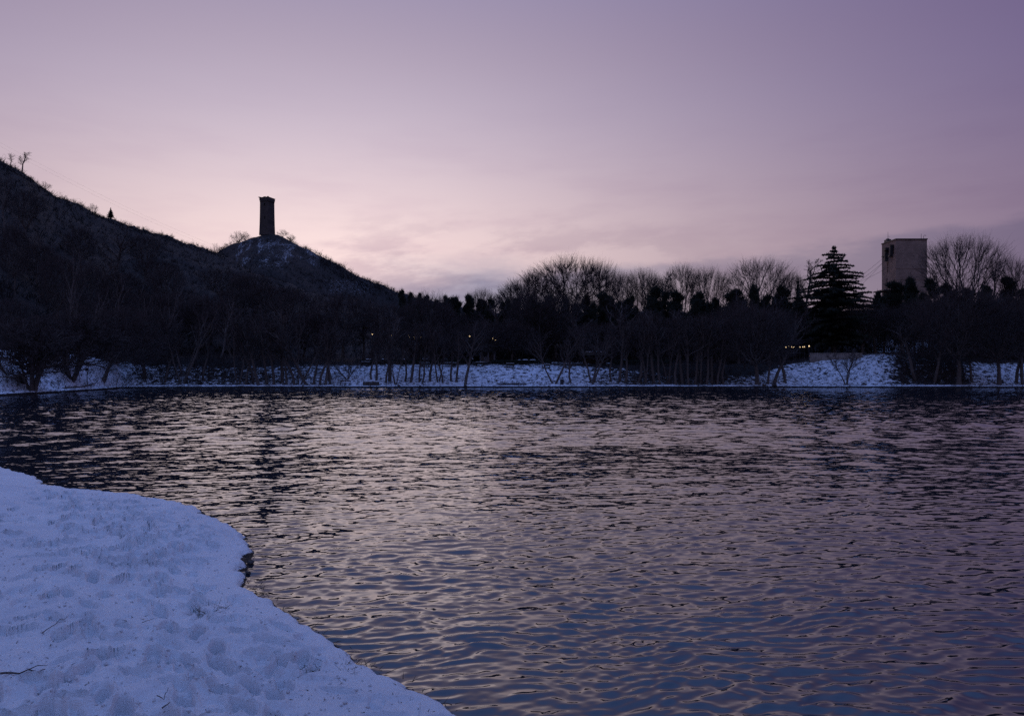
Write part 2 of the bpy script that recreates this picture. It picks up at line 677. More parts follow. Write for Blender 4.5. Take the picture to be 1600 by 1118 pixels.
# where the snow has stayed
lim = _I(PX, [-300, 0, 150, 220, 350, 520, 620, 860, 1000, 1060, 1180, 1240, 1380, 1480, 1540, 1600],
         [20, 19, 15, 13, 12, 14, 15.5, 16, 13, 9, 10, 15, 16, 13, 15, 16])
amt = _I(PX, [0, 150, 220, 350, 500, 560, 900, 990, 1120, 1210, 1370, 1410, 1500, 1525, 1600],
         [.76, .73, .53, .42, .56, .62, .60, .40, .36, .57, .62, .37, .31, .56, .56])
SN = amt * sstep(SS, 0.25, 0.7) * (1 - sstep(SS, lim - 1.5, lim + 2.5))
SN = np.where((SS > 0.7) & (SS < 3.6), np.maximum(SN, 0.64 + 0.45 * fbm(XX / 3.5, YY / 1.5, 3)), SN)
PYs = HORIZON - (ZZ - CAM_H) / YY * F
top = sstep(PYs, 366, 374) * (1 - sstep(PYs, 405, 450)) * sstep(PX, 345, 372) * (1 - sstep(PX, 480, 560)) * (YY > 330)
mid = sstep(PYs, 425, 440) * (1 - sstep(PYs, 455, 475)) * sstep(PX, 480, 520) * (1 - sstep(PX, 570, 620)) * (YY > 300)
strk = np.clip(1.0 - 3.2 * np.abs(fbm((XX + 0.8 * ZZ) / 5.0, (ZZ - 0.5 * XX) / 9.0, 3)), 0, 1)
SN = np.maximum(SN, 0.45 * top * (0.45 + 0.55 * strk))
SN = np.maximum(SN, 0.34 * mid)
rgt = sstep(PX, 1340, 1380) * (1 - sstep(PX, 1440, 1500)) * sstep(SS, 22, 26) * (1 - sstep(SS, 40, 60))
SN = np.maximum(SN, 0.58 * rgt)
ter = sstep(PX, 540, 580) * (1 - sstep(PX, 960, 1010)) * sstep(SS, 18, 21) * (1 - sstep(SS, 24, 32))
SN = np.maximum(SN, 0.40 * ter)
a = tm.attributes.new("snow", 'FLOAT', 'POINT')
a.data.foreach_set("value", SN.ravel().astype(np.float32))
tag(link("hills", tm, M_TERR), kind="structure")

# lake surface with modelled waves: short ripples near by, the longer waves out to the far shore
wv = np.random.default_rng(3)


def wave_set(n, l0, l1, lc, sig, rms, spread):
    lam = np.exp(wv.uniform(math.log(l0), math.log(l1), n))
    kk = 2 * np.pi / lam
    th = R(97) + wv.normal(0, R(spread), n)      # running towards the near bank, crests across the view
    wt = np.exp(-((np.log(lam) - math.log(lc)) / sig) ** 2)
    wt /= math.sqrt((wt ** 2).sum())
    return lam, kk, kk * np.cos(th), kk * np.sin(th), rms * math.sqrt(2) * wt / kk, wv.uniform(0, 2 * np.pi, n)


SHORT = wave_set(190, 0.055, 0.80, 0.135, 0.95, 0.155, 22)
LONG = wave_set(90, 0.55, 3.2, 1.0, 0.75, 0.088, 24)


def lake_sheet(us, ys):
    U, Y1 = np.meshgrid(us, ys)
    X1 = U * Y1
    gust = 0.72 + 0.30 * sstep(Y1, 15, 45) + 0.5 * np.clip(1.5 * fbm(X1 / 5.0 + 40, Y1 / 7.0 + 7, 3) + 0.5, 0, 1)
    Z1, DX, DY = np.zeros_like(X1), np.zeros_like(X1), np.zeros_like(X1)
    wx = X1 + 0.35 * fbm(X1 / 1.6, Y1 / 1.6, 3)
    wy = Y1 + 0.35 * fbm(X1 / 1.8 + 50, Y1 / 1.8, 3)
    cx = Y1 * np.gradient(us)[None, :]
    # waves come in short packets, so no crest runs on unbroken
    pk = [np.clip(1.0 + 1.8 * vnoise(X1 / (0.9 + 0.25 * i) + 31 * i, Y1 / (0.7 + 0.2 * i) + 13 * i), 0.15 + 0.65 * sstep(Y1, 12, 30), 1.9) for i in range(7)]
    wi = 0
    cy = np.gradient(ys)[:, None] + 0 * Y1
    for st, wgt in ((SHORT, 1.0 - 0.35 * sstep(Y1, 9, 22)), (LONG, 0.26 + 1.24 * sstep(Y1, 14, 36) + 0.8 * sstep(Y1, 60, 105))):
        for lam, k, kx, ky, am, p0 in zip(*st):
            cell = np.maximum(cx * abs(kx) / k, cy * abs(ky) / k)
            wi += 1
            A = am * wgt * pk[wi % 7] * np.clip((lam / cell - 2.4) / 1.5, 0, 1)
            p = kx * wx + ky * wy + p0
            c_ = np.cos(p)
            Z1 += A * np.sin(p)
            DX += A * c_ * kx / k
            DY += A * c_ * ky / k
    # crests lean away from the near bank, a shape made to mirror more sky
    return np.stack([X1 + 0.3 * DX * gust, Y1 + (0.3 * DY + 4.5 * sstep(Y1, 6, 20) * Z1) * gust, Z1 * gust], -1)


usn = np.concatenate([-np.geomspace(1.6, 0.745, 70)[:-1], np.linspace(-0.74, 0.74, 540), np.geomspace(0.745, 1.6, 70)[1:]])
usf = np.concatenate([-np.geomspace(1.6, 0.745, 40)[:-1], np.linspace(-0.74, 0.74, 380), np.geomspace(0.745, 1.6, 40)[1:]])
yn = np.geomspace(3.9, 34.0, 520)
yf = np.concatenate([np.arange(33.9, 70.0, 0.19), np.arange(70.0, 137.0, 0.26)])
Vn = lake_sheet(usn, yn)
Vf = lake_sheet(usf, yf)
Vm = lake_sheet(np.linspace(-1.6, 1.6, 160), np.linspace(0.5, 3.92, 50))
V_, F_ = join_np([(Vm.reshape(-1, 3), grid_faces(*Vm.shape[:2])), (Vn.reshape(-1, 3), grid_faces(*Vn.shape[:2])), (Vf.reshape(-1, 3), grid_faces(*Vf.shape[:2]))])
tag(link("lake", mesh_np("lake", V_, F_, True), M_WATER), kind="structure")
# the lake to either side of the view
mb = MB()
for sg in (-1, 1):
    n0 = len(mb.v)
    mb.v += [(sg * 1.6 * 0.5, 0.5, 0), (sg * 1.6 * 137, 137, 0), (sg * 400, 137, 0), (sg * 400, -60, 0), (sg * 0.8, -60, 0)]
    q = [n0, n0 + 1, n0 + 2, n0 + 3, n0 + 4]
    mb.f.append(tuple(q if sg < 0 else q[::-1]))
tag(mb.build("lake_margin", M_WATER), kind="structure")

# near snowy bank
shore = np.array([(-60, 62), (-50, 40), (-30, 25.5), (-18, 20.6), (-12.7, 18.3), (-10.6, 16.4), (-9.6, 15.2), (-8.3, 14.4), (-7.2, 13.95),
                  (-6.4, 13.45), (-5.3, 12.5), (-4.56, 11.45), (-3.95, 10.6), (-3.55, 9.95), (-3.35, 9.4), (-3.28, 9.0),
                  (-3.12, 8.5), (-2.75, 7.9), (-2.34, 7.3), (-2.0, 6.85), (-1.67, 6.4), (-1.2, 5.85), (-0.75, 5.38),
                  (-0.43, 5.0), (0.4, 4.2), (1.6, 3.2), (4, 1.4), (9, -1), (22, -5), (60, -20)], float)


def shore_dist(X, Y):
    best = np.full(X.shape, 1e9)
    sign = np.ones(X.shape)
    for (x0, y0), (x1, y1_) in zip(shore[:-1], shore[1:]):
        ex, ey = x1 - x0, y1_ - y0
        l2 = ex * ex + ey * ey
        t = np.clip(((X - x0) * ex + (Y - y0) * ey) / l2, 0, 1)
        qx, qy = X - x0 - t * ex, Y - y0 - t * ey
        d = np.hypot(qx, qy)
        c = ex * qy - ey * qx
        up = d < best
        best = np.where(up, d, best)
        sign = np.where(up, np.where(c < 0, 1.0, -1.0), sign)
    return best * sign


def bank_base(X, Y):
    d = shore_dist(X, Y) + 0.11 * fbm(X / 0.8, Y / 0.8, 3) + 0.09 * fbm(X / 0.17, Y / 0.17, 3)
    z = np.where(d < 0, np.maximum(d * 0.35, -0.8), 0)
    z = z + 0.085 * sstep(d, -0.03, 0.10) + 0.055 * np.clip(d, 0, 7) + 0.02 * np.clip(d - 7, 0, 20)
    return z, d


fr = np.random.default_rng(21)
foot = []
# people have walked along the bank in loose lines
paths = [[(-9, 15.0), (-6, 11), (-3.6, 7), (-1.0, 3.0)], [(-12, 15), (-8, 10), (-5, 6), (-2, 2.5)], [(-10, 11), (-6.2, 9.4), (-4.4, 8.6), (-3.6, 8.9)],
         [(-6, 12.3), (-4.6, 9.8), (-3.2, 7.3), (-1.6, 4.9)], [(-12, 9), (-7, 6.5), (-4, 5), (-1, 4.2)], [(-8, 13.4), (-6.5, 12), (-5.2, 10.4), (-4.2, 9.2)]]
for pth in paths:
    P = np.array(pth, float)
    for rep in range(6):
        tt = 0.0
        side = 1
        off = fr.normal(0, 0.5)
        while tt < len(P) - 1.001:
            i = int(tt)
            q = P[i] + (P[i + 1] - P[i]) * (tt - i)
            dv = (P[i + 1] - P[i])
            ln_ = np.hypot(*dv)
            dv = dv / ln_
            nrm = np.array([-dv[1], dv[0]])
            c = q + nrm * (0.12 * side + off) + fr.normal(0, 0.09, 2)
            foot.append((c[0], c[1], math.atan2(dv[1], dv[0]) + fr.normal(0, 0.3), fr.uniform(0.04, 0.085)))
            side = -side
            tt += fr.uniform(0.5, 0.72) / ln_
for _ in range(380):
    y_ = 3.6 * math.exp(fr.uniform(0, 1.5))
    foot.append((fr.uniform(-0.86, 0.1) * y_, y_, fr.uniform(0, 6.28), fr.uniform(0.02, 0.055)))

ub = np.concatenate([np.linspace(-2.6, -0.82, 30), np.linspace(-0.81, 0.0, 480), np.linspace(0.02, 1.4, 24)])
yb = np.concatenate([np.linspace(1.0, 3.4, 16)[:-1], np.geomspace(3.4, 21.5, 430)])
UB, YB = np.meshgrid(ub, yb)
XB = UB * YB
ZB, DB = bank_base(XB, YB)
inland = sstep(DB, 0.0, 0.5)
smooth_lip = 1 - 0.8 * sstep(-np.abs(DB - 0.45), -0.45, -0.1) * (fbm(XB / 1.6, YB / 1.6, 2) > -0.1)
lump = 0.050 * fbm(XB / 0.55, YB / 0.55, 3) + 0.034 * np.abs(fbm(XB / 0.30 + 30, YB / 0.30, 3)) + 0.034 * (np.abs(fbm(XB / 0.15, YB / 0.15, 2, 0.5)) - 0.12) + 0.020 * fbm(XB / 0.07, YB / 0.07, 2)
ZB = ZB + inland * smooth_lip * (lump + 0.10 * fbm(XB / 2.2, YB / 2.2, 2))
FT = np.zeros_like(ZB)
for fx_, fy_, fa, fd in foot:
    r0 = np.searchsorted(yb, fy_ - 0.45)
    r1 = np.searchsorted(yb, fy_ + 0.45)
    if r1 <= r0:
        continue
    c0 = np.searchsorted(ub, (fx_ - 0.5) / max(fy_, 0.5) - 0.05)
    c1 = np.searchsorted(ub, (fx_ + 0.5) / max(fy_, 0.5) + 0.05)
    xs_, ys_ = XB[r0:r1, c0:c1] - fx_, YB[r0:r1, c0:c1] - fy_
    if xs_.size == 0:
        continue
    lx = (xs_ * math.cos(fa) + ys_ * math.sin(fa)) / 0.145
    ly = (-xs_ * math.sin(fa) + ys_ * math.cos(fa)) / (0.058 + 0.012 * np.clip(lx, -1, 1))
    rr = np.sqrt(lx ** 2 + ly ** 2)
    FT[r0:r1, c0:c1] += -fd * (1 - sstep(rr, 0.80, 1.06)) + 0.34 * fd * np.exp(-((rr - 1.3) / 0.24) ** 2)
ZB = ZB + np.clip(FT, -0.085, 0.055) * inland * (0.35 + 0.65 * smooth_lip)
bm_ = mesh_np("snow_bank", np.stack([XB, YB, ZB], -1).reshape(-1, 3), grid_faces(len(yb), len(ub)), True)
bare = 0.85 * (1 - sstep(ZB + 0.05 * fbm(XB / 0.4, YB / 0.4, 2), 0.015, 0.075))
for (tx, ty, tr, tk) in [(-3.25, 7.08, 0.16, 0.34), (-1.42, 5.12, 0.2, 0.34), (-1.0, 5.0, 0.12, 0.3), (-4.4, 8.75, 0.13, 0.3), (-3.4, 8.0, 0.22, 0.22)]:
    bare = np.maximum(bare, tk * np.exp(-(((XB - tx) / tr) ** 2 + ((YB - ty) / (tr * 1.2)) ** 2)))
a = bm_.attributes.new("bare", 'FLOAT', 'POINT')
a.data.foreach_set("value", bare.ravel().astype(np.float32))
tag(link("snow_bank", bm_, M_SNOW), kind="structure")
# the same bank goes on beside and behind the photographer
gx = np.linspace(-70, 70, 71)
gy = np.linspace(-70, 1.4, 37)
GX, GY = np.meshgrid(gx, gy)
GZ, GD = bank_base(GX, GY)
gm = mesh_np("snow_field", np.stack([GX, GY, GZ - 0.06], -1).reshape(-1, 3), grid_faces(len(gy), len(gx)), True)
tag(link("snow_field", gm, M_SNOW), kind="structure")


def bank_at(px, py):
    """a spot on the near bank seen at this place of the photograph"""
    z = 0.3
    for _ in range(6):
        Y = (CAM_H - z) * F / (py - HORIZON)
        X = (px - 800) / F * Y
        z = float(ZB[min(np.searchsorted(yb, Y), len(yb) - 1), min(np.searchsorted(ub, X / Y), len(ub) - 1)])
    return Vector((X, Y, z))


# ------------------------------------------------------------------ trees
def grow(seed, trunk_len, limbs, limb_len, limb_ang, sub, twigs, trunk_r=0.25, up=(0.12, 0.10, 0.08), wob=(0.06, 0.12, 0.16, 0.2),
         limb_from=0.35, stems=1, spread=0.0, sub_len=0.42, br_len=0.45, tw_len=0.5, fine=1.0, sub_ang=0.75, shoots=1, tw_ang=0.75):
    """a bare tree as tapering limbs; returns (trunk+limbs, crown) as vertex and face arrays, normalised to height 1"""
    g_ = np.random.default_rng(seed)
    lv = [[], [], [], []]

    def branch(p, d, L, r, lev):
        nseg = (6, 5, 3, 2)[lev]
        pts = [(p, d, r)]
        for i in range(nseg):
            d = d + g_.normal(0, wob[lev], 3)
            if lev > 0:
                d = d + np.array([0, 0, up[lev - 1]])
            d = d / np.linalg.norm(d)
            p1 = p + d * L / nseg
            tip = 0.45 if lev == 0 else 0.3
            r1 = r * (1 - (1 - tip) / nseg)if i < nseg - 1 else r * 0.75
            r1 = max(pts[0][2] * (1 - (1 - tip) * (i + 1) / nseg), 0.004)
            lv[lev].append((p, p1, pts[-1][2], r1))
            p = p1
            pts.append((p, d, r1))
        if lev == 3:
            return
        n = (limbs, sub, twigs)[lev]
        n = max(2, int(round(n * g_.uniform(0.8, 1.2))))
        for k in range(n):
            f0 = (limb_from, 0.22, 0.12)[lev]
            t = f0 + (1 - f0) * (k + g_.uniform(0, 0.9)) / n
            x = min(t * nseg, nseg - 0.001)
            i = int(x)
            q = pts[i][0] + (pts[i + 1][0] - pts[i][0]) * (x - i)
            dd = pts[i][1]
            rr = pts[i][2]
            ang = (limb_ang, sub_ang, tw_ang)[lev] * g_.uniform(0.65, 1.3)
            if lev == 0:
                ang *= 1.25 - 0.55 * t
            az_ = k * 2.4 + g_.uniform(-0.6, 0.6) if lev == 0 else g_.uniform(0, 6.283)
            u = np.cross(dd, [0.13, 0.31, 0.94] if abs(dd[2]) < 0.9 else [1, 0, 0])
            u /= np.linalg.norm(u)
            w = np.cross(dd, u)
            nd = dd * math.cos(ang) + (u * math.cos(az_) + w * math.sin(az_)) * math.sin(ang)
            ll = (limb_len, L * sub_len, L * br_len)[lev] * g_.uniform(0.7, 1.25)
            ll *= (1.15 - 0.55 * t)
            branch(q, nd, ll, min(rr * 0.62, rr * 0.8), lev + 1)

    for s in range(stems):
        a_ = 6.283 * s / max(stems, 1) + g_.uniform(-0.4, 0.4)
        d0 = np.array([math.cos(a_) * spread * g_.uniform(0.5, 1.2), math.sin(a_) * spread * g_.uniform(0.5, 1.2), 1.0])
        p0 = np.array([math.cos(a_), math.sin(a_), 0]) * (0.35 if stems > 1 else 0) * trunk_r * 3
        branch(p0, d0 / np.linalg.norm(d0), trunk_len * g_.uniform(0.85, 1.1), trunk_r * (1 if stems == 1 else g_.uniform(0.6, 1)), 0)
    def arr(l):
        return (np.array([x[0] for x in l]), np.array([x[1] for x in l]), np.array([x[2] for x in l]), np.array([x[3] for x in l]))
    tr = join_np([segs_np(*arr(lv[0]), 7), segs_np(*arr(lv[1]), 5)])
    l3 = arr(lv[3])
    if shoots:
        B0 = np.repeat(l3[0], shoots, 0)
        D0 = np.repeat(l3[1] - l3[0], shoots, 0)
        ln_ = np.linalg.norm(D0, axis=1)[:, None]
        B0 = B0 + D0 * g_.random((len(B0), 1))
        T0 = B0 + (D0 / ln_ * 0.9 + g_.normal(0, 0.55, D0.shape) + np.array([0, 0, 0.25])) * ln_ * g_.uniform(0.5, 1.2, ln_.shape)
        sh = spikes_np(B0, T0, np.full(len(B0), 0.011) * fine)
    else:
        sh = (np.zeros((0, 3)), np.zeros((0, 3), int))
    cr = join_np([segs_np(*arr(lv[2]), 3), spikes_np(l3[0], l3[1], np.full(len(l3[0]), 0.014) * fine), sh])
    zmax = np.percentile(cr[0][:, 2], 99.0)
    out = []
    for V, Fc in (tr, cr):
        out.append((V / zmax, Fc))
    w = np.percentile(np.abs(out[1][0][:, :2]), 95)
    return out, w * 2


PROTO = {}


def bare_proto(key, **kw):
    (tr, cr), w = grow(**kw)
    PROTO[key] = (mesh_np(key + "_trunk", *tr, smooth=True), mesh_np(key + "_crown", *cr), w)
    PROTO[key][0].materials.append(M_BARK)
    PROTO[key][1].materials.append(M_TWIG)




def crown_tree(seed, shape, tips=2600, splits=(9, 7, 6), trunk_h=0.30, r0=0.020, pull=(0.42, 0.5, 0.55), shoots=3, tw=0.0008):
    """a bare tree grown towards the points of its crown: limbs fork again and again until they reach the outline; height 1"""
    g_ = np.random.default_rng(seed)
    P = np.zeros((0, 3))
    while len(P) < tips:
        q = g_.uniform([-0.7, -0.7, 0.1], [0.7, 0.7, 1.02], (6000, 3))
        P = np.concatenate([P, q[shape(q, g_)]])
    P = P[:tips]
    base = np.array([0, 0, trunk_h])
    segs = [[], [], [], []]

    def rad(n):
        return max(r0 * (n / tips) ** 0.46, tw)

    def wander(a, b, ra, rb, lev, n):
        d = b - a
        L = np.linalg.norm(d)
        prev = a
        for i in range(1, n + 1):
            f = i / n
            c = a + d * f + (g_.normal(0, 0.035, 3) * L + np.array([0, 0, 0.10 * L * math.sin(math.pi * f) * -1]) if i < n else 0)
            segs[lev].append((prev, c, ra + (rb - ra) * (i - 1) / n, ra + (rb - ra) * f))
            prev = c

    def split(node, idx, lev):
        if lev == 3 or len(idx) <= 2:
            for i in idx:
                wander(node, P[i], tw * 1.6, tw * 0.8, 3, 2)
            return
        k = min(splits[lev], len(idx))
        sd = P[g_.choice(idx, k, replace=False)]
        for _ in range(3):
            lab = np.argmin(((P[idx][:, None] - sd[None]) ** 2).sum(-1), 1)
            sd = np.array([P[idx][lab == j].mean(0) if (lab == j).any() else sd[j] for j in range(k)])
        for j in range(k):
            sub = idx[lab == j]
            if len(sub) == 0:
                continue
            c = node + (sd[j] - node) * pull[lev] * g_.uniform(0.85, 1.15)
            wander(node, c, rad(len(sub) * 1.15), rad(len(sub)), lev, (4, 3, 2)[lev])
            split(c, sub, lev + 1)

    zz = np.linspace(-0.01, trunk_h, 5)
    tp = np.stack([0.008 * np.sin(zz * 9 + seed), 0.008 * np.cos(zz * 7 + seed), zz], 1)
    tp[-1] = base
    trr = np.interp(zz, [0, 0.04, trunk_h], [r0 * 1.5, r0 * 1.05, r0 * 0.8])
    split(base, np.arange(tips), 0)

    def arr(l):
        return tuple(np.array([x[i] for x in l]) for i in range(4))
    tr = join_np([segs_np(tp[:-1], tp[1:], trr[:-1], trr[1:], 8), segs_np(*arr(segs[0]), 6), segs_np(*arr(segs[1]), 4)])
    a3 = arr(segs[3])
    B0 = np.repeat(a3[0], shoots, 0)
    D0 = np.repeat(a3[1] - a3[0], shoots, 0)
    ln_ = np.linalg.norm(D0, axis=1)[:, None] + 1e-6
    B0 = B0 + D0 * g_.random((len(B0), 1))
    T0 = B0 + (D0 / ln_ * 1.1 + g_.normal(0, 0.40, D0.shape) + np.array([0, 0, 0.15])) * np.clip(ln_, 0.015, 0.05) * g_.uniform(0.6, 1.3, ln_.shape)
    cr = join_np([segs_np(*arr(segs[2]), 3), segs_np(*a3, 3), spikes_np(B0, T0, np.full(len(B0), tw * 0.75))])
    w = np.percentile(np.abs(cr[0][:, :2]), 98) * 2
    return tr, cr, w


def dome(rx, zc, rz, lump):
    def f(q, g_):
        az_ = np.arctan2(q[:, 1], q[:, 0])
        k = 1 + lump * np.sin(az_ * 3 + 1.3) * np.cos(q[:, 2] * 9) + g_.normal(0, 0.05, len(q))
        rr = np.sqrt((q[:, 0] ** 2 + q[:, 1] ** 2) / rx ** 2 + (q[:, 2] - zc) ** 2 / rz ** 2) / k
        return (rr < 1) & (g_.random(len(q)) < 0.25 + 0.75 * rr ** 2) & (q[:, 2] > 0.2)
    return f


def fan(rx, z0):
    def f(q, g_):
        t = (q[:, 2] - z0) / (1 - z0)
        lim_ = rx * np.clip(t + 0.25, 0, 1) ** 0.7 * np.sqrt(np.clip(1 - np.clip((t - 0.55) / 0.47, 0, 1) ** 2, 0, 1)) * (1 + g_.normal(0, 0.08, len(q)))
        rr = np.hypot(q[:, 0], q[:, 1])
        return (t > 0) & (rr < lim_) & (g_.random(len(q)) < 0.3 + 0.7 * (rr / (lim_ + 1e-6)) ** 1.5 + 0.5 * (t > .8))
    return f


for k_, a_ in {"round_a": (1, dome(0.46, 0.60, 0.40, 0.10), 3600, (10, 7, 6), 0.27, 0.020, (0.45, 0.5, 0.55), 2),
               "round_b": (2, dome(0.40, 0.60, 0.40, 0.12), 3000, (9, 7, 6), 0.25, 0.018, (0.45, 0.5, 0.55), 2),
               "vase_a": (3, fan(0.30, 0.34), 2000, (12, 6, 5), 0.22, 0.014, (0.5, 0.5, 0.5), 2),
               "vase_b": (4, fan(0.24, 0.30), 1700, (12, 6, 5), 0.20, 0.012, (0.5, 0.5, 0.5), 2)}.items():
    tr, cr, w = crown_tree(*a_, tw=0.00070 if k_[0] == "r" else 0.00038)
    PROTO[k_] = (mesh_np(k_ + "_trunk", *tr, smooth=True), mesh_np(k_ + "_crown", *cr), w)
    PROTO[k_][0].materials.append(M_BARK)
    PROTO[k_][1].materials.append(M_TWIG)
bare_proto("slim_a", seed=5, trunk_len=10, limbs=11, limb_len=3.6, limb_ang=0.7, sub=7, twigs=6, trunk_r=0.16, fine=1.2, limb_from=0.42)
bare_proto("slim_b", seed=6, trunk_len=10, limbs=12, limb_len=3.2, limb_ang=0.6, sub=7, twigs=6, trunk_r=0.13, fine=1.2, limb_from=0.38, wob=(0.11, 0.14, 0.16, 0.2))
bare_proto("slim_c", seed=7, trunk_len=9, limbs=10, limb_len=4.2, limb_ang=0.8, sub=7, twigs=6, trunk_r=0.18, fine=1.2, limb_from=0.4, wob=(0.09, 0.14, 0.16, 0.2))
bare_proto("fork_a", seed=8, trunk_len=7.5, limbs=9, limb_len=4.2, limb_ang=0.75, sub=7, twigs=6, trunk_r=0.20, fine=1.2, stems=2, spread=0.30, limb_from=0.45)
bare_proto("fork_b", seed=9, trunk_len=6.5, limbs=9, limb_len=3.6, limb_ang=0.7, sub=7, twigs=6, trunk_r=0.15, fine=1.2, stems=3, spread=0.38, limb_from=0.42)
bare_proto("clump", shoots=2, seed=10, trunk_len=4.2, limbs=12, limb_len=3.0, limb_ang=1.15, sub=8, twigs=7, trunk_r=0.15, fine=1.3, stems=7, spread=0.30, limb_from=0.28, up=(0.02, 0.05, 0.05))
bare_proto("bush", seed=13, trunk_len=2.2, limbs=8, limb_len=1.5, limb_ang=0.8, sub=6, twigs=5, trunk_r=0.05, fine=0.6, stems=6, spread=0.8, limb_from=0.25)


for k_, src in (('pale_a', 'fork_a'), ('pale_b', 'slim_c'), ('pale_c', 'slim_b')):
    t_ = PROTO[src][0].copy()
    t_.materials.clear()
    t_.materials.append(M_PALE)
    PROTO[k_] = (t_, PROTO[src][1], PROTO[src][2])


def tree(name, key, pos, height, width=None, rz=0.0, lean=(0.0, 0.0), label="", cat="tree", group=None):
    t, c, w0 = PROTO[key]
    e = empty(name, pos)
    sx = height if width is None else width / w0
    e.scale = (sx, sx, height)
    e.rotation_euler = (lean[1], lean[0], rz)
    link("trunk", t, None, e)
    link("crown", c, None, e)
    return tag(e, label, cat, group)


def tree_px(name, key, px, s, top_py, width_px=None, lean=(0, 0), label="", group=None, rz=None, cat="tree"):
    Y = float(shore_y(px)) + s
    p = ground(px, Y)
    zt = CAM_H + (HORIZON - top_py) / F * Y
    h = max(zt - p.z, 1.0)
    w = None if width_px is None else width_px / F * Y
    if rz is None:
        rz = random.Random(int(px * 7 + s)).uniform(0, 6.28)
    p.z -= 0.12
    return tree(name, key, p, h, w, rz, lean, label, cat, group)


def pine_mesh(seed, lobes, top_heavy=True):
    g_ = np.random.default_rng(seed)
    P0, P1, W = [], [], []
    br0, br1, bra, brb = [], [], [], []
    for i in range(lobes):
        z = 0.28 + 0.68 * ((i + g_.random()) / lobes)
        rad = 0.30 * max(1.03 - z, 0.02) ** 0.62 * g_.uniform(0.6, 1.15)
        a_ = g_.uniform(0, 6.28)
        c = np.array([math.cos(a_) * rad * g_.uniform(0.2, 1), math.sin(a_) * rad * g_.uniform(0.2, 1), z])
        br0.append([0, 0, z - 0.10]); br1.append(c); bra.append(0.008); brb.append(0.004)
        n = 330
        d = g_.normal(0, 1, (n, 3))
        d /= np.linalg.norm(d, axis=1)[:, None]
        rr = g_.uniform(0.3, 1, (n, 1)) ** 0.5
        sz = g_.uniform(0.035, 0.095) * (1.1 - 0.55 * z)
        base = c + d * rr * np.array([sz * 1.3, sz * 1.3, sz * 0.5])
        tip = base + (d + g_.normal(0, 0.5, (n, 3)) + np.array([0, 0, 0.5])) * g_.uniform(0.016, 0.055, (n, 1))
        P0.append(base); P1.append(tip); W.append(np.full(n, 0.0085))
    cr = spikes_np(np.concatenate(P0), np.concatenate(P1), np.concatenate(W), 3)
    zz = np.linspace(-0.02, 0.93, 8)
    tp = np.stack([0.012 * np.sin(zz * 7 + seed), 0.012 * np.cos(zz * 5 + seed), zz], 1)
    trr = np.interp(zz, [0, 1], [0.020, 0.005])
    tr = join_np([segs_np(tp[:-1], tp[1:], trr[:-1], trr[1:], 7), segs_np(br0, br1, bra, brb, 4)])
    w = np.percentile(np.abs(cr[0][:, :2]), 98) * 2
    return tr, cr, w


for k, (sd, lb) in {"pine_a": (31, 22), "pine_b": (32, 18), "pine_c": (34, 27)}.items():
    tr, cr, w = pine_mesh(sd, lb)
    PROTO[k] = (mesh_np(k + "_trunk", *tr, smooth=True), mesh_np(k + "_crown", *cr), w)
    PROTO[k][0].materials.append(M_BARK)
    PROTO[k][1].materials.append(M_PINE)


def conifer_mesh(seed, tiers, rmax, droop, flat, nspray, knee=1.0):
    """tiered cedar or spruce: level boughs of flat sprays round one straight stem; height 1"""
    g_ = np.random.default_rng(seed)
    P0, P1, W = [], [], []
    b0, b1, ra, rb = [], [], [], []
    for i in range(tiers):
        t = (i + 0.3) / tiers
        z = 0.99 - 0.90 * t
        rad = rmax * min(1.0, t / knee) ** 0.95 * g_.uniform(0.70, 1.15)
        nb = int(4 + 6 * t)
        for k in range(nb):
            a_ = k * 6.283 / nb + g_.uniform(-0.35, 0.35) + i * 1.1
            L = rad * g_.uniform(0.55, 1.2)
            dr = np.array([math.cos(a_), math.sin(a_), 0])
            side = np.array([-math.sin(a_), math.cos(a_), 0])
            ns = 5
            lift = g_.uniform(-0.10, 0.24)
            prev = np.array([0, 0, z])
            for q in range(1, ns + 1):
                f = q / ns
                cur = np.array([0, 0, z]) + dr * L * f + np.array([0, 0, L * (lift * f - droop * f * f)])
                b0.append(prev); b1.append(cur)
                ra.append(0.0045 * (1 - f * 0.7) * (0.4 + t)); rb.append(0.0045 * (1 - f * 0.8) * (0.4 + t))
                m_ = int(nspray * (0.35 + L / rmax) / ns)
                u_ = g_.uniform(0, 1, (m_, 1))
                base = prev + (cur - prev) * u_
                wd = L * 0.26 * (1.05 - f) + 0.008
                sgn = g_.choice([-1, 1], (m_, 1))
                tip = base + side * sgn * g_.uniform(0.3, 1, (m_, 1)) * wd + dr * g_.uniform(0.0, 1, (m_, 1)) * wd * 0.9 \
                    + np.array([0, 0, 1]) * g_.normal(-0.05, flat, (m_, 1)) * 0.02
                P0.append(base); P1.append(tip); W.append(np.full(m_, 0.0062))
                # hanging and standing shoots
                m2 = m_ // 2
                base = prev + (cur - prev) * g_.uniform(0, 1, (m2, 1)) + side * g_.normal(0, 0.35, (m2, 1)) * wd
                tip = base + np.array([0, 0, 1]) * g_.uniform(-0.010, 0.010, (m2, 1)) + dr * g_.uniform(0, 0.02, (m2, 1))
                P0.append(base); P1.append(tip); W.append(np.full(m2, 0.0035))
                prev = cur
    cr = join_np([spikes_np(np.concatenate(P0), np.concatenate(P1), np.concatenate(W), 3), segs_np(b0, b1, ra, rb, 4)])
    zz = np.linspace(-0.02, 1.0, 9)
    tp = np.stack([0 * zz, 0 * zz, zz], 1)
    trr = np.interp(zz, [0, 1], [0.022, 0.0015])
    tr = segs_np(tp[:-1], tp[1:], trr[:-1], trr[1:], 9)
    w = np.percentile(np.abs(cr[0][:, :2]), 99.5) * 2
    return tr, cr, w


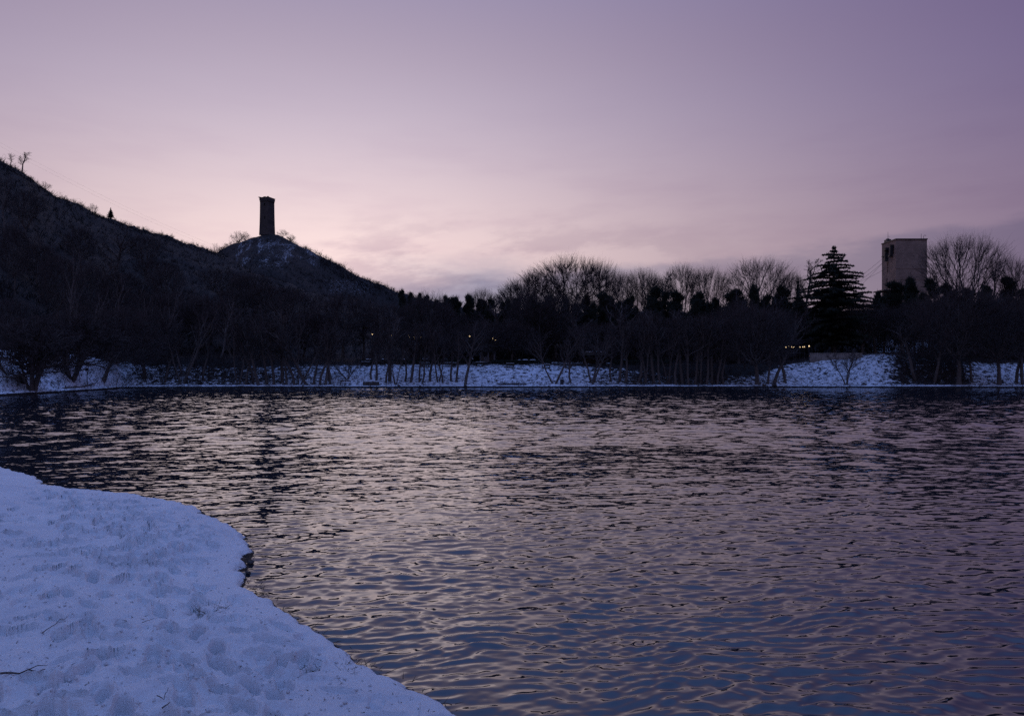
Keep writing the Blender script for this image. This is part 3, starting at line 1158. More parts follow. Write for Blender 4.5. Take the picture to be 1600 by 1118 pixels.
for k, args in {"cedar": (41, 29, 0.31, 0.15, 0.45, 190, 0.42), "spruce": (42, 22, 0.17, 0.35, 1.0, 80)}.items():
    tr, cr, w = conifer_mesh(*args)
    PROTO[k] = (mesh_np(k + "_trunk", *tr, smooth=True), mesh_np(k + "_crown", *cr), w)
    PROTO[k][0].materials.append(M_BARK)
    PROTO[k][1].materials.append(M_PINE)

# --- trees whose crowns stand against the sky
SKY = [
    ("round_a", 890, 52, 397, 132, "largest wide bare tree with rounded crown against the pink sky, mid far shore"),
    ("round_b", 840, 48, 420, 112, "wide bare tree just left of the largest round-crowned bare tree"),
    ("round_b", 938, 46, 403, 72, "bare tree with tall narrow crown just right of the largest round-crowned tree"),
    ("round_a", 806, 56, 438, 62, "low bare tree at the left foot of the big round-crowned trees"),
    ("vase_a", 754, 44, 448, 44, "small lone bare tree against the sky right of the hill's foot"),
    ("vase_b", 974, 58, 421, 34, "thin pale bare tree right of the round-crowned trees"),
    ("vase_a", 1004, 60, 417, 56, "feathery bare tree left of the dark pine pair in mid shore"),
    ("slim_a", 1036, 58, 424, 34, "narrow bare tree rising behind the dark pine pair in mid shore"),
    ("vase_b", 1066, 54, 410, 56, "tall upright bare tree midway between the round crowns and the cedar"),
    ("vase_a", 1104, 54, 415, 66, "upright bare tree with many thin shoots, third left of the cedar"),
    ("slim_c", 1136, 52, 432, 34, "small thin bare tree left of the wide fan-shaped tree"),
    ("vase_b", 1186, 50, 402, 98, "wide fan-shaped bare tree left of the cedar"),
    ("slim_a", 1256, 56, 408, 46, "faint thin bare tree just left of the tall cedar's tip"),
    ("vase_a", 1502, 40, 365, 112, "tallest bare tree with broad crown right of the brick tower"),
    ("slim_c", 1547, 44, 392, 44, "slimmer bare tree leaning on the right side of the broad tower-side tree"),
    ("vase_b", 1582, 40, 398, 52, "bare tree above the last pine near the right edge"),
    ("slim_b", 1462, 44, 412, 34, "thin bare tree close to the right wall of the brick tower"),
    ("slim_b", 1420, 60, 424, 18, "small bare treetop in front of the brick tower's face"),
    ("vase_b", 1022, 66, 430, 60, "hazy bare tree low behind the dark pine pair"),
    ("vase_a", 1236, 66, 424, 40, "faint bare tree between the fan-shaped tree and the small spruce"),
]
for k, px, s, tp, w, lab in SKY:
    tree_px("bare_tree", k, px, s, tp, w, label=lab, group="bare trees against the sky")

PINES = [(628, 452, 12), (641, 457, 12), (655, 457, 15), (667, 461, 13), (682, 469, 14), (697, 461, 16), (713, 464, 16), (733, 460, 17), (748, 467, 12), (766, 466, 17), (786, 472, 16),
         (806, 466, 20), (830, 464, 18), (858, 462, 20), (884, 468, 18), (918, 462, 20), (944, 458, 28), (966, 470, 16), (988, 462, 18), (1022, 448, 30), (1040, 456, 22), (1056, 455, 26), (1090, 456, 36),
         (1116, 466, 22), (1150, 451, 42), (1176, 446, 22), (1198, 460, 20), (1222, 446, 30), (1372, 456, 18), (1398, 440, 34), (1424, 433, 30), (1452, 436, 30), (1480, 444, 30), (1510, 450, 30), (1538, 447, 28), (1576, 432, 28), (1598, 452, 26)]
g_ = np.random.default_rng(64)
PINES += [(float(x), float(g_.uniform(462, 474)), float(g_.uniform(18, 30))) for x in np.arange(700, 1600, 32) + g_.uniform(-9, 9, 29) if not 1268 < x < 1350][:26]
PINES.sort()
for i, (px, tp, w) in enumerate(PINES):
    s = 30 + (i * 37 % 17) if px > 690 else 60 + (i * 7 % 12)
    tree_px("pine_tree", ("pine_a", "pine_b", "pine_c")[i % 3], px, s, tp, w,
            label="dark tufted pine on the skyline, %s pine counted from the left" % NTH(i), group="pines along the skyline")

tree_px("cedar_tree", "cedar", 1303, 22, 383, 132, label="tall dark cedar with level tiered boughs left of the brick tower", rz=0.4)
tree_px("spruce_tree", "spruce", 1247, 30, 432, 30, label="small pointed spruce just left of the tall cedar", rz=0.2)

# --- trees on the snowy shore
SHORE = []


def shore_set(group, fmt, rows):
    rows = sorted(rows)
    for i, (px, k, s, tp, w, ln) in enumerate(rows):
        tree_px("shore_tree", k, px, s, tp, w, lean=(R(ln), R(random.Random(i + 3).uniform(-4, 4))), label=fmt % ORD[i], group=group)


tree_px("shore_tree", "clump", 52, 2.2, 500, 118, label="bushy many-stemmed dark tree at the water's edge on the left shore", rz=1.0)
tree_px("shore_tree", "clump", 112, 7, 490, 120, label="dense dark tree with short thick forked trunk behind the left headland", rz=2.2)
tree_px("shore_tree", "round_b", 160, 6.5, 470, 110, lean=(R(24), 0), label="thick tree trunk leaning steeply right on the left snowy bank", rz=0.5)
tree_px("shore_tree", "round_a", 226, 7, 475, 110, lean=(R(-12), 0), label="thick tree trunk leaning left, second stout trunk on the left bank", rz=1.5)
tree_px("shore_tree", "slim_c", 258, 5, 500, 50, lean=(R(8), 0), label="thin tree between the two stout trunks of the left bank", rz=1.5)
tree_px("shore_tree", "fork_a", 285, 5, 470, 90, lean=(R(3), 0), label="stout forked tree left of the leaning thicket on the left shore", rz=0.2)
tree_px("shore_tree", "slim_b", 318, 6, 500, 40, lean=(R(10), 0), label="thin tree between the forked tree and the leaning thicket", rz=0.2)
tree_px("shore_tree", "slim_b", 8, 9, 480, 60, lean=(R(-14), 0), label="slanting thin tree at the photo's left edge", rz=0.2)

shore_set("leaning thicket on the left shore", "slim dark tree leaning right in the left shore thicket, %s from its left", [
    (372, "fork_a", 3.5, 490, 60, 4), (384, "slim_c", 4, 485, 55, 12), (396, "slim_b", 5, 480, 55, 20), (404, "slim_a", 3, 490, 50, 10),
    (417, "slim_c", 4, 480, 60, 8), (428, "slim_b", 3.5, 490, 50, 16), (441, "slim_a", 5, 475, 55, -6), (448, "slim_c", 3, 495, 55, 12),
    (460, "slim_b", 3, 488, 55, 22), (468, "fork_a", 4, 482, 60, 14), (479, "slim_a", 3, 492, 50, 26), (490, "slim_c", 4, 497, 55, 24),
    (500, "slim_b", 3.4, 500, 48, 20), (508, "slim_a", 3, 505, 46, 16), (516, "slim_b", 4, 505, 46, 14)])
shore_set("slim trees on the snow right of the box", "slim bare tree right of the dark box on the snowy bank, %s from the left", [
    (580, "slim_b", 7, 520, 40, 2), (588, "slim_a", 6.5, 515, 40, -1), (603, "slim_c", 5, 505, 50, 2), (609, "slim_a", 6, 490, 60, 0),
    (618, "fork_b", 4, 530, 44, 0), (633, "slim_b", 6, 520, 40, 3), (642, "slim_a", 5.5, 505, 46, 4), (655, "slim_b", 5.5, 520, 36, 2),
    (660, "slim_b", 5, 515, 36, -2), (672, "slim_c", 6, 500, 60, 3), (685, "fork_a", 5.5, 505, 56, -3), (692, "slim_c", 5, 515, 44, 8),
    (705, "slim_b", 6, 520, 40, 6), (713, "slim_a", 5.5, 512, 40, 2), (727, "slim_c", 3.4, 500, 70, 1)])
tree_px("shore_tree", "bush", 543, 7, 552, 50, label="small spreading bush on the snow behind the low bench", rz=1.0)
tree_px("shore_tree", "slim_b", 514, 5.5, 520, 30, lean=(R(5), 0), label="upright thin tree just right of the leaning thicket", rz=1.0)
tree_px("shore_tree", "slim_c", 781, 26, 462, 70, lean=(R(-16), 0), label="pale slanting tree leaning left above the hedge beside the twin lamp", rz=0.7)
tree_px("shore_tree", "fork_a", 866, 4.6, 515, 80, label="V-forked tree on the snow left of the litter bin", rz=0.0)
tree_px("shore_tree", "slim_b", 892, 5, 525, 40, label="thin straight tree right of the litter bin", rz=0.0)
tree_px("shore_tree", "fork_b", 926, 4.8, 510, 90, lean=(R(14), 0), label="clump of stems leaning right in front of the roofed shelter", rz=0.6)
shore_set("thicket mid right", "slim bare tree in the dark thicket left of the flared trunk, %s from the left", [
    (955, "slim_b", 6, 500, 40, 0), (968, "slim_a", 6, 495, 46, 1), (978, "slim_c", 5.5, 490, 60, 0), (997, "slim_b", 5, 500, 50, -6), (1009, "fork_a", 4.5, 490, 60, 3),
    (1022, "slim_a", 5, 480, 56, 0), (1031, "slim_c", 4.5, 490, 56, -3), (1045, "fork_b", 5, 500, 56, 0), (1056, "slim_b", 4, 485, 50, 2), (1066, "slim_a", 5, 480, 56, 1),
    (1076, "slim_c", 4, 490, 56, -2), (1086, "slim_b", 4.5, 495, 50, 3), (1095, "fork_a", 5, 490, 56, 0), (1104, "slim_b", 4, 485, 50, 2), (1112, "slim_a", 5, 495, 50, -2),
    (1121, "slim_c", 4, 500, 50, 4), (1130, "slim_b", 4.5, 505, 46, 6)])
tree_px("shore_tree", "round_b", 1182, 3.6, 470, 120, lean=(R(-3), 0), label="thick trunk with flared roots standing at the water left of the slope", rz=0.6)
tree_px("shore_tree", "slim_b", 1200, 4.5, 520, 44, lean=(R(18), 0), label="thin slanting stem beside the flared trunk", rz=0.6)
tree_px("shore_tree", "slim_c", 1210, 5, 470, 70, lean=(R(22), 0), label="left of two stout trunks leaning right below the string lights", rz=0.6)
tree_px("shore_tree", "slim_c", 1227, 5, 475, 70, lean=(R(11), 0), label="right of two stout trunks leaning right below the string lights", rz=2.6)
tree_px("shore_tree", "fork_b", 1323, 3.6, 545, 54, label="small vase-shaped twin-stemmed tree alone on the right snow slope", rz=0.3)
tree_px("shore_tree", "slim_b", 1430, 6, 500, 60, lean=(R(-8), 0), label="thin tree in the scrub left of the stout right-hand trunk", rz=0.3)
tree_px("shore_tree", "slim_c", 1460, 5, 490, 70, lean=(R(-10), 0), label="thin crooked tree just left of the stout right-hand trunk", rz=1.3)
tree_px("shore_tree", "round_b", 1497, 3.6, 440, 130, label="stout dark trunk at the water below the broad bare tree on the right", rz=1.1)
tree_px("shore_tree", "slim_b", 1519, 5, 510, 46, label="thin tree right of the stout trunk on the right shore", rz=0.3)
tree_px("shore_tree", "round_a", 1561, 3.2, 450, 110, lean=(R(-4), 0), label="thick trunk on the snow near the right edge, second last trunk but one", rz=0.3)
tree_px("shore_tree", "slim_c", 1588, 5, 470, 70, label="straight trunk on the snow next to the last trunk at the right edge", rz=0.3)
tree_px("shore_tree", "slim_b", 1598, 4, 480, 60, lean=(R(4), 0), label="last thin trunk at the photo's right edge", rz=0.3)

for i, (k_, px, s_, tp, w_, ln) in enumerate([("pale_b", 106, 16, 385, 40, -14), ("pale_a", 128, 18, 440, 50, 6), ("pale_c", 172, 17, 425, 40, 10), ("pale_b", 222, 12, 455, 46, 4),
                                              ("pale_a", 286, 9, 478, 70, -4), ("pale_b", 246, 15, 430, 40, 16), ("pale_c", 345, 17, 455, 40, -8)]):
    tree_px("pale_tree", k_, px, s_, tp, w_, lean=(R(ln), 0), label="pale-barked thin tree in the dark left wood, %s of them from the left" % ORD[[0, 1, 2, 3, 5, 4, 6][i]],
            group="pale-barked trees in the left wood")

# --- trees in the dark wood behind the shore, crowns one can just make out
WOOD = []
g_ = np.random.default_rng(77)
for px in np.arange(10, 1600, 23.0):
    px = px + g_.uniform(-8, 8)
    WOOD.append((px, g_.uniform(18, 36), g_.uniform(448, 512), g_.uniform(45, 100)))
for px in np.arange(6, 470, 17.0):          # taller ones standing higher up the left slope
    s_ = g_.uniform(36, 95)
    Y_ = float(shore_y(px)) + s_
    WOOD.append((px, s_, float(HORIZON - (ground(px, Y_).z + g_.uniform(9, 15) - CAM_H) / Y_ * F), g_.uniform(40, 75)))
for i, (px, s, tp, w) in enumerate(WOOD):
    k = ("round_a", "round_b", "vase_a", "vase_b", "slim_c")[int(g_.integers(0, 5))]
    if px < 560:
        lab, grp = "dark bare tree merged into the wood on the lower left hillside", "wood on the lower left hillside"
    elif px < 1000:
        lab, grp = "dark bare tree merged into the wood behind the middle of the far shore", "wood behind the middle shore"
    else:
        lab, grp = "dark bare tree merged into the wood behind the right of the far shore", "wood behind the right shore"
    tree_px("wood_tree", k, px, s, tp, w, label=lab, group=grp)

# --- single trees on the ridges
def ridge_tree(name, key, px, py_top, hpx, wpx, label, Y, dz=0, rz=0.3, cat="tree"):
    p = ground(px, Y)
    h = hpx / F * Y
    zt = CAM_H + (HORIZON - py_top) / F * Y
    z0 = min(p.z, zt - h * 0.6)
    return tree(name, key, (p.x, p.y, p.z - 0.3), max(zt - p.z, 1.5), wpx / F * Y, rz, label=label, cat=cat, group="trees on the ridge")


ridge_tree("ridge_tree", "slim_a", 34, 237, 30, 22, "taller of two bare trees on the left ridge near the left edge", float(crest(34)[0]))
ridge_tree("ridge_tree", "slim_b", 18, 238, 30, 16, "smaller leaning bare tree on the left ridge, nearest the left edge", float(crest(18)[0]))
ridge_tree("ridge_tree", "bush", 145, 318, 12, 14, "small round bush on the left ridge left of the tiny ridge pine", float(crest(145)[0]))
ridge_tree("ridge_tree", "spruce", 173, 323, 12, 11, "tiny dark pine on the left ridge", float(crest(173)[0]))
ridge_tree("ridge_tree", "bush", 71, 284, 14, 16, "low bush on the steep upper left ridge", float(crest(71)[0]))
ridge_tree("ridge_tree", "bush", 372, 362, 12, 22, "bare bush on the hilltop left of the stone tower", 418)
ridge_tree("ridge_tree", "bush", 383, 362, 9, 14, "smaller bare bush between the hilltop bush and the stone tower", 417)
ridge_tree("ridge_tree", "bush", 442, 359, 14, 18, "bare bush close on the right of the stone tower", 418)
ridge_tree("ridge_tree", "bush", 455, 366, 12, 14, "second bare bush right of the stone tower", 418)
ridge_tree("ridge_tree", "bush", 337, 381, 10, 16, "pale bare bush in the saddle left of the tower hill", 400)

# ------------------------------------------------------------------ brush, scrub and grass
def scatter_brush(n, pxr, sr, h, k, seed, wid, name, mat, label, cat, pow_=1.0, keep=None):
    g2 = np.random.default_rng(seed)
    px = g2.uniform(*pxr, n)
    s = sr[0] + (sr[1] - sr[0]) * g2.uniform(0, 1, n) ** pow_
    Y = shore_y(px) + s
    X = (px - 800) / F * Y
    if keep is not None:
        q = keep(px, Y, s, g2)
        px, s, Y, X = px[q], s[q], Y[q], X[q]
        n = len(px)
    Z = terrain(X, Y)
    B = np.stack([X, Y, Z - 0.1], 1)
    hh = h * g2.uniform(0.45, 1.3, (n, 1)) * (0.6 + 0.8 * g2.random((n, 1)) ** 3)
    B = np.repeat(B, k, 0) + np.concatenate([g2.normal(0, 0.12 * h, (n * k, 2)), np.zeros((n * k, 1))], 1)
    hh = np.repeat(hh, k, 0)
    d = g2.normal(0, 0.42, (n * k, 3))
    d[:, 2] = g2.uniform(0.5, 1.1, n * k)
    T = B + d * hh
    V, Fc = spikes_np(B, T, np.full(n * k, wid) * g2.uniform(0.6, 1.4, n * k), 3)
    # side twigs
    f = g2.uniform(0.3, 0.9, (n * k, 1))
    B2 = B + (T - B) * f
    d2 = g2.normal(0, 0.5, (n * k, 3))
    d2[:, 2] = np.abs(d2[:, 2]) + 0.2
    V2, F2 = spikes_np(B2, B2 + d2 * hh * 0.45, np.full(n * k, wid * 0.6), 3)
    V, Fc = join_np([(V, Fc), (V2, F2)])
    o = link(name, mesh_np(name, V, Fc), mat)
    return tag(o, label, cat, kind="stuff")


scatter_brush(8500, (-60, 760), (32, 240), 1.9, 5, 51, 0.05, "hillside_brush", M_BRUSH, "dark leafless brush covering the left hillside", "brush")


def near_crest(px, Y, s, g2):
    return np.abs(Y - crest(px)[0]) < 14


scatter_brush(12000, (-60, 345), (60, 240), 1.3, 5, 52, 0.04, "ridge_brush", M_BRUSH, "low leafless scrub along the left ridge line", "brush", keep=near_crest)


def on_hill2(px, Y, s, g2):
    py = HORIZON - (terrain((px - 800) / F * Y, Y) - CAM_H) / Y * F
    bald = ((px > 385) & (px < 455) & (py < 372)) | ((px > 350) & (px < 500) & (py < 425) & (Y < 416) & (g2.random(len(px)) < 0.8))
    return (np.abs(Y - HILL_Y) < 60) & ~bald & ((Y > 395) | (g2.random(len(px)) < 0.35))


scatter_brush(10500, (335, 720), (230, 330), 2.0, 5, 53, 0.045, "tower_hill_brush", M_BRUSH, "leafless scrub on the slopes of the tower hill", "brush", keep=on_hill2)
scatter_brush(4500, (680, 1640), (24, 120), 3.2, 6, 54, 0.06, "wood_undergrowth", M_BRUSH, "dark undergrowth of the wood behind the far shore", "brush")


def bank_keep(px, Y, s, g2):
    dens = _I(px, [0, 180, 230, 350, 520, 560, 940, 1000, 1130, 1230, 1390, 1415, 1500, 1530, 1600],
              [.15, .5, .8, .8, .35, .15, .15, .7, .8, .12, .25, 1, 1, .3, .3])
    return g2.random(len(px)) < dens


scatter_brush(3600, (-40, 1640), (3.8, 17), 1.0, 6, 55, 0.022, "shore_scrub", M_TWIG, "dry leafless scrub poking out of the far snowy bank", "scrub", keep=bank_keep)


def scrub_dense(px, Y, s, g2):
    dens = _I(px, [185, 215, 350, 500, 530, 985, 1010, 1120, 1150, 1385, 1410, 1495, 1515], [0, 1, 1, .5, 0, 0, .8, .9, .1, 0, 1, 1, 0])
    return g2.random(len(px)) < dens


scatter_brush(2600, (180, 1520), (5, 18), 2.4, 7, 56, 0.028, "shore_thicket", M_TWIG, "taller leafless thicket among the far shore trunks", "scrub", keep=scrub_dense)
scatter_brush(5200, (-40, 1640), (3.0, 16), 0.45, 5, 57, 0.030, "shore_grass", M_GRASS, "dead grass stalks sticking out of the far snow", "grass")

scatter_brush(450, (-40, 1640), (0.2, 2.6), 0.6, 6, 58, 0.02, "waterside_stalks", M_TWIG, "dry stalks standing along the far waterline", "scrub")

# clipped hedges along the terrace
def hedge(px0, px1, s, top_py, bot_py, label):
    Y = float(shore_y((px0 + px1) / 2)) + s
    p0, p1 = at(px0, top_py, Y), at(px1, top_py, Y)
    zb = min(ground(px0, Y).z, ground(px1, Y).z, at(px0, bot_py, Y).z) - 0.2
    L = p1.x - p0.x
    H = p0.z - zb
    e = empty("hedge", ((p0.x + p1.x) / 2, Y, zb))
    g2 = np.random.default_rng(int(px0))
    n = int(L * H * 130)
    B = np.stack([g2.uniform(-L / 2, L / 2, n), g2.uniform(-0.7, 0.7, n), g2.uniform(0.1, 1, n) ** 0.7 * H * (0.9 + 0.1 * g2.random(n))], 1)
    T = B + g2.normal(0, 0.2, (n, 3)) + np.array([0, 0, 0.08])
    link("foliage", mesh_np("hedge_foliage", *spikes_np(B, T, np.full(n, 0.05), 3)), M_PINE, e)
    for i in range(max(3, int(L / 2))):
        x = -L / 2 + (i + .5) * L / max(3, int(L / 2))
        MB().tube([(x, 0, 0), (x + .1, .05, H * .8)], [0.06, 0.03], 5).build("stem", M_BARK, e)
    cap = MB()
    for i in range(int(L / 1.6)):
        if g2.random() < 0.4:
            x = g2.uniform(-L / 2, L / 2)
            cap.box((x, g2.uniform(-.4, .2), H + 0.04), (g2.uniform(.4, 1.3), g2.uniform(.3, .7), 0.10), g2.uniform(-.2, .2), 0.6)
    cap.build("snow_cap", M_CAP, e)["kind"] = "stuff"
    return tag(e, label, "hedge", "hedges on the terrace")


hedge(556, 644, 17, 561, 570, "left length of the long dark hedge above the slim shore trees")
hedge(648, 738, 17.5, 560.5, 570.5, "right length of the long dark hedge above the slim shore trees")
hedge(768, 862, 17, 562, 572, "dark hedge on the bank right of the slanting lamp tree")
hedge(958, 1046, 17, 562, 571, "dark hedge right of the roofed shelter")

# ------------------------------------------------------------------ stone tower on the hill
def stone_tower():
    base = ground(417.5, HILL_Y)
    zb = CAM_H + (HORIZON - 366.5) / F * HILL_Y - 0.6
    e = empty("stone_tower", (at(417.5, 364, HILL_Y).x, HILL_Y, zb), R(22))
    e.rotation_euler = (0, 0, R(-20) - math.atan2(417.5 - 800, F) * 0 + R(0))
    mat, nt, b = nodes_mat("tower_stone", 0.95)
    L = nt.links.new
    t = nt.nodes.new("ShaderNodeTexCoord")
    mp = nt.nodes.new("ShaderNodeMapping")
    mp.inputs["Rotation"].default_value = (R(90), 0, 0)
    L(t.outputs["Object"], mp.inputs["Vector"])
    br = nt.nodes.new("ShaderNodeTexBrick")
    br.inputs["Scale"].default_value = 1.2
    br.inputs["Color1"].default_value = (0.10, 0.085, 0.08, 1)
    br.inputs["Color2"].default_value = (0.16, 0.135, 0.125, 1)
    br.inputs["Mortar"].default_value = (0.07, 0.065, 0.062, 1)
    L(mp.outputs[0], br.inputs["Vector"])
    n = nt.nodes.new("ShaderNodeTexNoise")
    n.inputs["Scale"].default_value = 0.5
    L(t.outputs["Object"], n.inputs["Vector"])
    mx = nt.nodes.new("ShaderNodeMix")
    mx.data_type = 'RGBA'
    mx.blend_type = 'MULTIPLY'
    mx.inputs[0].default_value = 0.6
    L(br.outputs[0], mx.inputs[6])
    L(n.outputs[0], mx.inputs[7])
    L(mx.outputs[2], b.inputs["Base Color"])
    H = at(0, 309, HILL_Y).z - zb
    w = 5.75
    # shaft: battered foot, slight taper, arrow slits are separate boxes, their shade painted on
    V, Fc = [], []
    rings = [(0, 1.09), (1.2, 1.07), (6, 1.02), (H * 0.6, 0.985), (H - 1.9, 0.965)]
    for z, k in rings:
        for x, y in ((-1, -1), (1, -1), (1, 1), (-1, 1)):
            V.append((x * w / 2 * k, y * w / 2 * k, z))
    for i in range(len(rings) - 1):
        for k in range(4):
            a_, b_ = i * 4 + k, i * 4 + (k + 1) % 4
            Fc.append((a_, b_, b_ + 4, a_ + 4))
    Fc.append((3, 2, 1, 0))
    e0 = (len(rings) - 1) * 4
    Fc.append((e0, e0 + 1, e0 + 2, e0 + 3))
    mesh = bpy.data.meshes.new("shaft")
    mesh.from_pydata(V, [], Fc)
    link("shaft", mesh, mat, e)
    for sx, sy in ((0, -1), (1, 0), (0, 1), (-1, 0)):
        for k in range(5):
            o = (k - 2) * w / 5.2
            mb = MB().box((sx * (w / 2 * .965 + .18) + (o if sx == 0 else 0), sy * (w / 2 * .965 + .18) + (o if sy == 0 else 0), H - 2.25), (0.5, 0.5, 0.75))
            mb.build("corbel", mat, e)
    MB().box((0, 0, H - 1.2), (w * 1.05, w * 1.05, 1.35)).build("parapet", mat, e)
    MB().box((0, 0, H - 0.38), (w * 1.10, w * 1.10, 0.27)).build("cornice", mat, e)
    for x, y, sx, sy in ((-w * .5, -w * .5, 1.2, 1.2), (w * .5, -w * .52, .8, .5), (w * .1, -w * .53, 1.4, .4)):
        MB().box((x, y, H - 0.12), (sx, sy, 0.25)).build("broken_merlon", mat, e)
    dark = mat_noise("slit_shade", (0.006, 0.006, 0.007), (0.012, 0.011, 0.012), 2)  # near-black colour paints the shade of slits that are not cut
    for x, z in ((0.5, H * .80), (0.6, H * .45)):
        mb = MB().box((x, -w / 2 * 1.0 + .05, z), (0.55, 0.3, 1.5))
        mb.build("window", dark, e)
    return tag(e, "tall square stone tower standing on the hilltop", "tower")


stone_tower()

# ------------------------------------------------------------------ brick tower on the right
def brick_tower():
    Y0 = 235.0
    c0 = at(1400, 374, Y0)
    x1 = at(1448.5, 374, Y0).x
    depth = 9.0
    zb = ground(1424, Y0 + 4).z - 2.0
    H = c0.z - zb
    W = x1 - c0.x
    e = empty("brick_tower", (c0.x, Y0, zb))
    mat, nt, b = nodes_mat("tower_brick", 0.9)
    L = nt.links.new
    t = nt.nodes.new("ShaderNodeTexCoord")
    sp = nt.nodes.new("ShaderNodeSeparateXYZ")
    L(t.outputs["Object"], sp.inputs[0])
    ad = nt.nodes.new("ShaderNodeMath")
    ad.operation = 'ADD'
    L(sp.outputs[0], ad.inputs[0])
    L(sp.outputs[1], ad.inputs[1])
    cb = nt.nodes.new("ShaderNodeCombineXYZ")
    L(ad.outputs[0], cb.inputs[0])
    L(sp.outputs[2], cb.inputs[1])
    br = nt.nodes.new("ShaderNodeTexBrick")
    br.inputs["Scale"].default_value = 1.0
    br.inputs["Brick Width"].default_value = 0.9
    br.inputs["Row Height"].default_value = 0.42
    br.inputs["Mortar Size"].default_value = 0.03
    br.inputs["Color1"].default_value = (0.32, 0.225, 0.18, 1)
    br.inputs["Color2"].default_value = (0.40, 0.285, 0.23, 1)
    br.inputs["Mortar"].default_value = (0.23, 0.175, 0.145, 1)
    L(cb.outputs[0], br.inputs["Vector"])
    n = nt.nodes.new("ShaderNodeTexNoise")
    n.inputs["Scale"].default_value = 0.35
    n.inputs["Detail"].default_value = 6
    L(t.outputs["Object"], n.inputs["Vector"])
    rr = nt.nodes.new("ShaderNodeMapRange")
    rr.inputs["From Min"].default_value = 0.3
    rr.inputs["From Max"].default_value = 0.7
    rr.inputs["To Min"].default_value = 0.72
    rr.inputs["To Max"].default_value = 1.05
    L(n.outputs[0], rr.inputs["Value"])
    mx = nt.nodes.new("ShaderNodeMix")
    mx.data_type = 'RGBA'
    mx.blend_type = 'MULTIPLY'
    mx.inputs[0].default_value = 1.0
    L(br.outputs[0], mx.inputs[6])
    L(rr.outputs[0], mx.inputs[7])
    L(mx.outputs[2], b.inputs["Base Color"])
    # left wall with its machine openings cut through; local x 0..W, y 0..depth
    holes = [(1.2, 3.0, H - 4.4, H - 1.4), (4.7, 5.6, H - 5.0, H - 1.8), (4.9, 5.5, H - 10.0, H - 6.6), (6.3, 7.6, H - 4.4, H - 2.6), (5.4, 6.0, H - 13.2, H - 11.6)]
    ys = sorted({0, depth, *[h[0] for h in holes], *[h[1] for h in holes]})
    zs = sorted({0, H, *[h[2] for h in holes], *[h[3] for h in holes]})
    V, Fc = [], []

    def quad(p):
        n0 = len(V)
        V.extend(p)
        Fc.append((n0, n0 + 1, n0 + 2, n0 + 3))
    for i in range(len(ys) - 1):
        for j in range(len(zs) - 1):
            ym, zm = (ys[i] + ys[i + 1]) / 2, (zs[j] + zs[j + 1]) / 2
            if any(h[0] < ym < h[1] and h[2] < zm < h[3] for h in holes):
                continue
            quad([(0, ys[i + 1], zs[j]), (0, ys[i], zs[j]), (0, ys[i], zs[j + 1]), (0, ys[i + 1], zs[j + 1])])
    for y0, y1_, z0, z1 in holes:
        quad([(0, y0, z0), (0, y1_, z0), (1.6, y1_, z0), (1.6, y0, z0)])
        quad([(0, y0, z1), (1.6, y0, z1), (1.6, y1_, z1), (0, y1_, z1)])
        quad([(0, y0, z0), (1.6, y0, z0), (1.6, y0, z1), (0, y0, z1)])
        quad([(0, y1_, z0), (0, y1_, z1), (1.6, y1_, z1), (1.6, y1_, z0)])
        quad([(1.6, y0, z0), (1.6, y1_, z0), (1.6, y1_, z1), (1.6, y0, z1)])
    quad([(0, 0, 0), (W, 0, 0), (W, 0, H), (0, 0, H)])
    quad([(W, 0, 0), (W, depth, 0), (W, depth, H), (W, 0, H)])
    quad([(W, depth, 0), (0, depth, 0), (0, depth, H), (W, depth, H)])
    quad([(0, 0, H), (W, 0, H), (W, depth, H), (0, depth, H)])
    mesh = bpy.data.meshes.new("walls")
    mesh.from_pydata(V, [], Fc)
    link("walls", mesh, mat, e)
    mb = MB()
    mb.box((W / 2, -0.04, H + 0.12), (W + 0.3, 0.35, 0.32)).box((W / 2, depth + 0.04, H + 0.12), (W + 0.3, 0.35, 0.32))
    mb.box((-0.0, depth / 2, H + 0.117), (0.35, depth - 0.3, 0.32)).box((W, depth / 2, H + 0.117), (0.35, depth - 0.3, 0.32))
    mb.build("coping", M_METAL, e)
    # three faint string courses
    for z in (H - 9.2, H - 12.6):
        MB().box((W / 2 + .01, -0.03, z), (W, 0.10, 0.16)).build("string_course", mat, e)
    # cable gear hanging out of the openings
    MB().box((-0.5, 5.2, H - 2.2), (1.3, 1.5, 0.8)).box((-0.55, 5.2, H - 4.4), (0.9, 0.5, 3.6)).build("pulley_housing", M_METAL, e)
    MB().box((-0.4, 2.1, H - 3.0), (1.0, 0.35, 3.4)).box((-0.5, 2.6, H - 4.8), (1.0, 1.1, 0.5)).build("cable_saddle", M_METAL, e)
    MB().box((-0.35, 6.9, H - 4.3), (0.9, 1.5, 0.35)).build("service_platform", M_METAL, e)
    MB().box((0.9, 7.0, H + 0.75), (1.3, 2.0, 0.9)).box((1.0, 7.2, H + 1.35), (0.7, 0.9, 0.4)).build("roof_box", M_METAL, e)
    mb = MB().tube([(0.6, 6.2, H + .2), (0.6, 6.2, H + 3.6)], [0.07, 0.04], 6)
    mb.tube([(0.6, 6.2, H + 2.2), (1.3, 6.2, H + 1.9)], 0.03, 5)
    mb.build("mast", M_METAL, e)
    MB().tube([(W - 1.3, 1.0, H + .2), (W - 1.3, 1.0, H + 2.0)], [0.07, 0.05], 6).build("mast", M_METAL, e)
    MB().tube([(W - 0.5, 1.0, H + .2), (W - 0.55, 1.0, H + 1.2), (W - 0.3, 1.0, H + 1.55), (W + 0.1, 1.0, H + 1.5), (W + 0.25, 1.0, H + 1.25)], 0.06, 6).build("curved_lamp_arm", M_METAL, e)
    # station canopy jutting out at the foot of the left wall
    zc = at(0, 455, Y0 + 5).z - zb
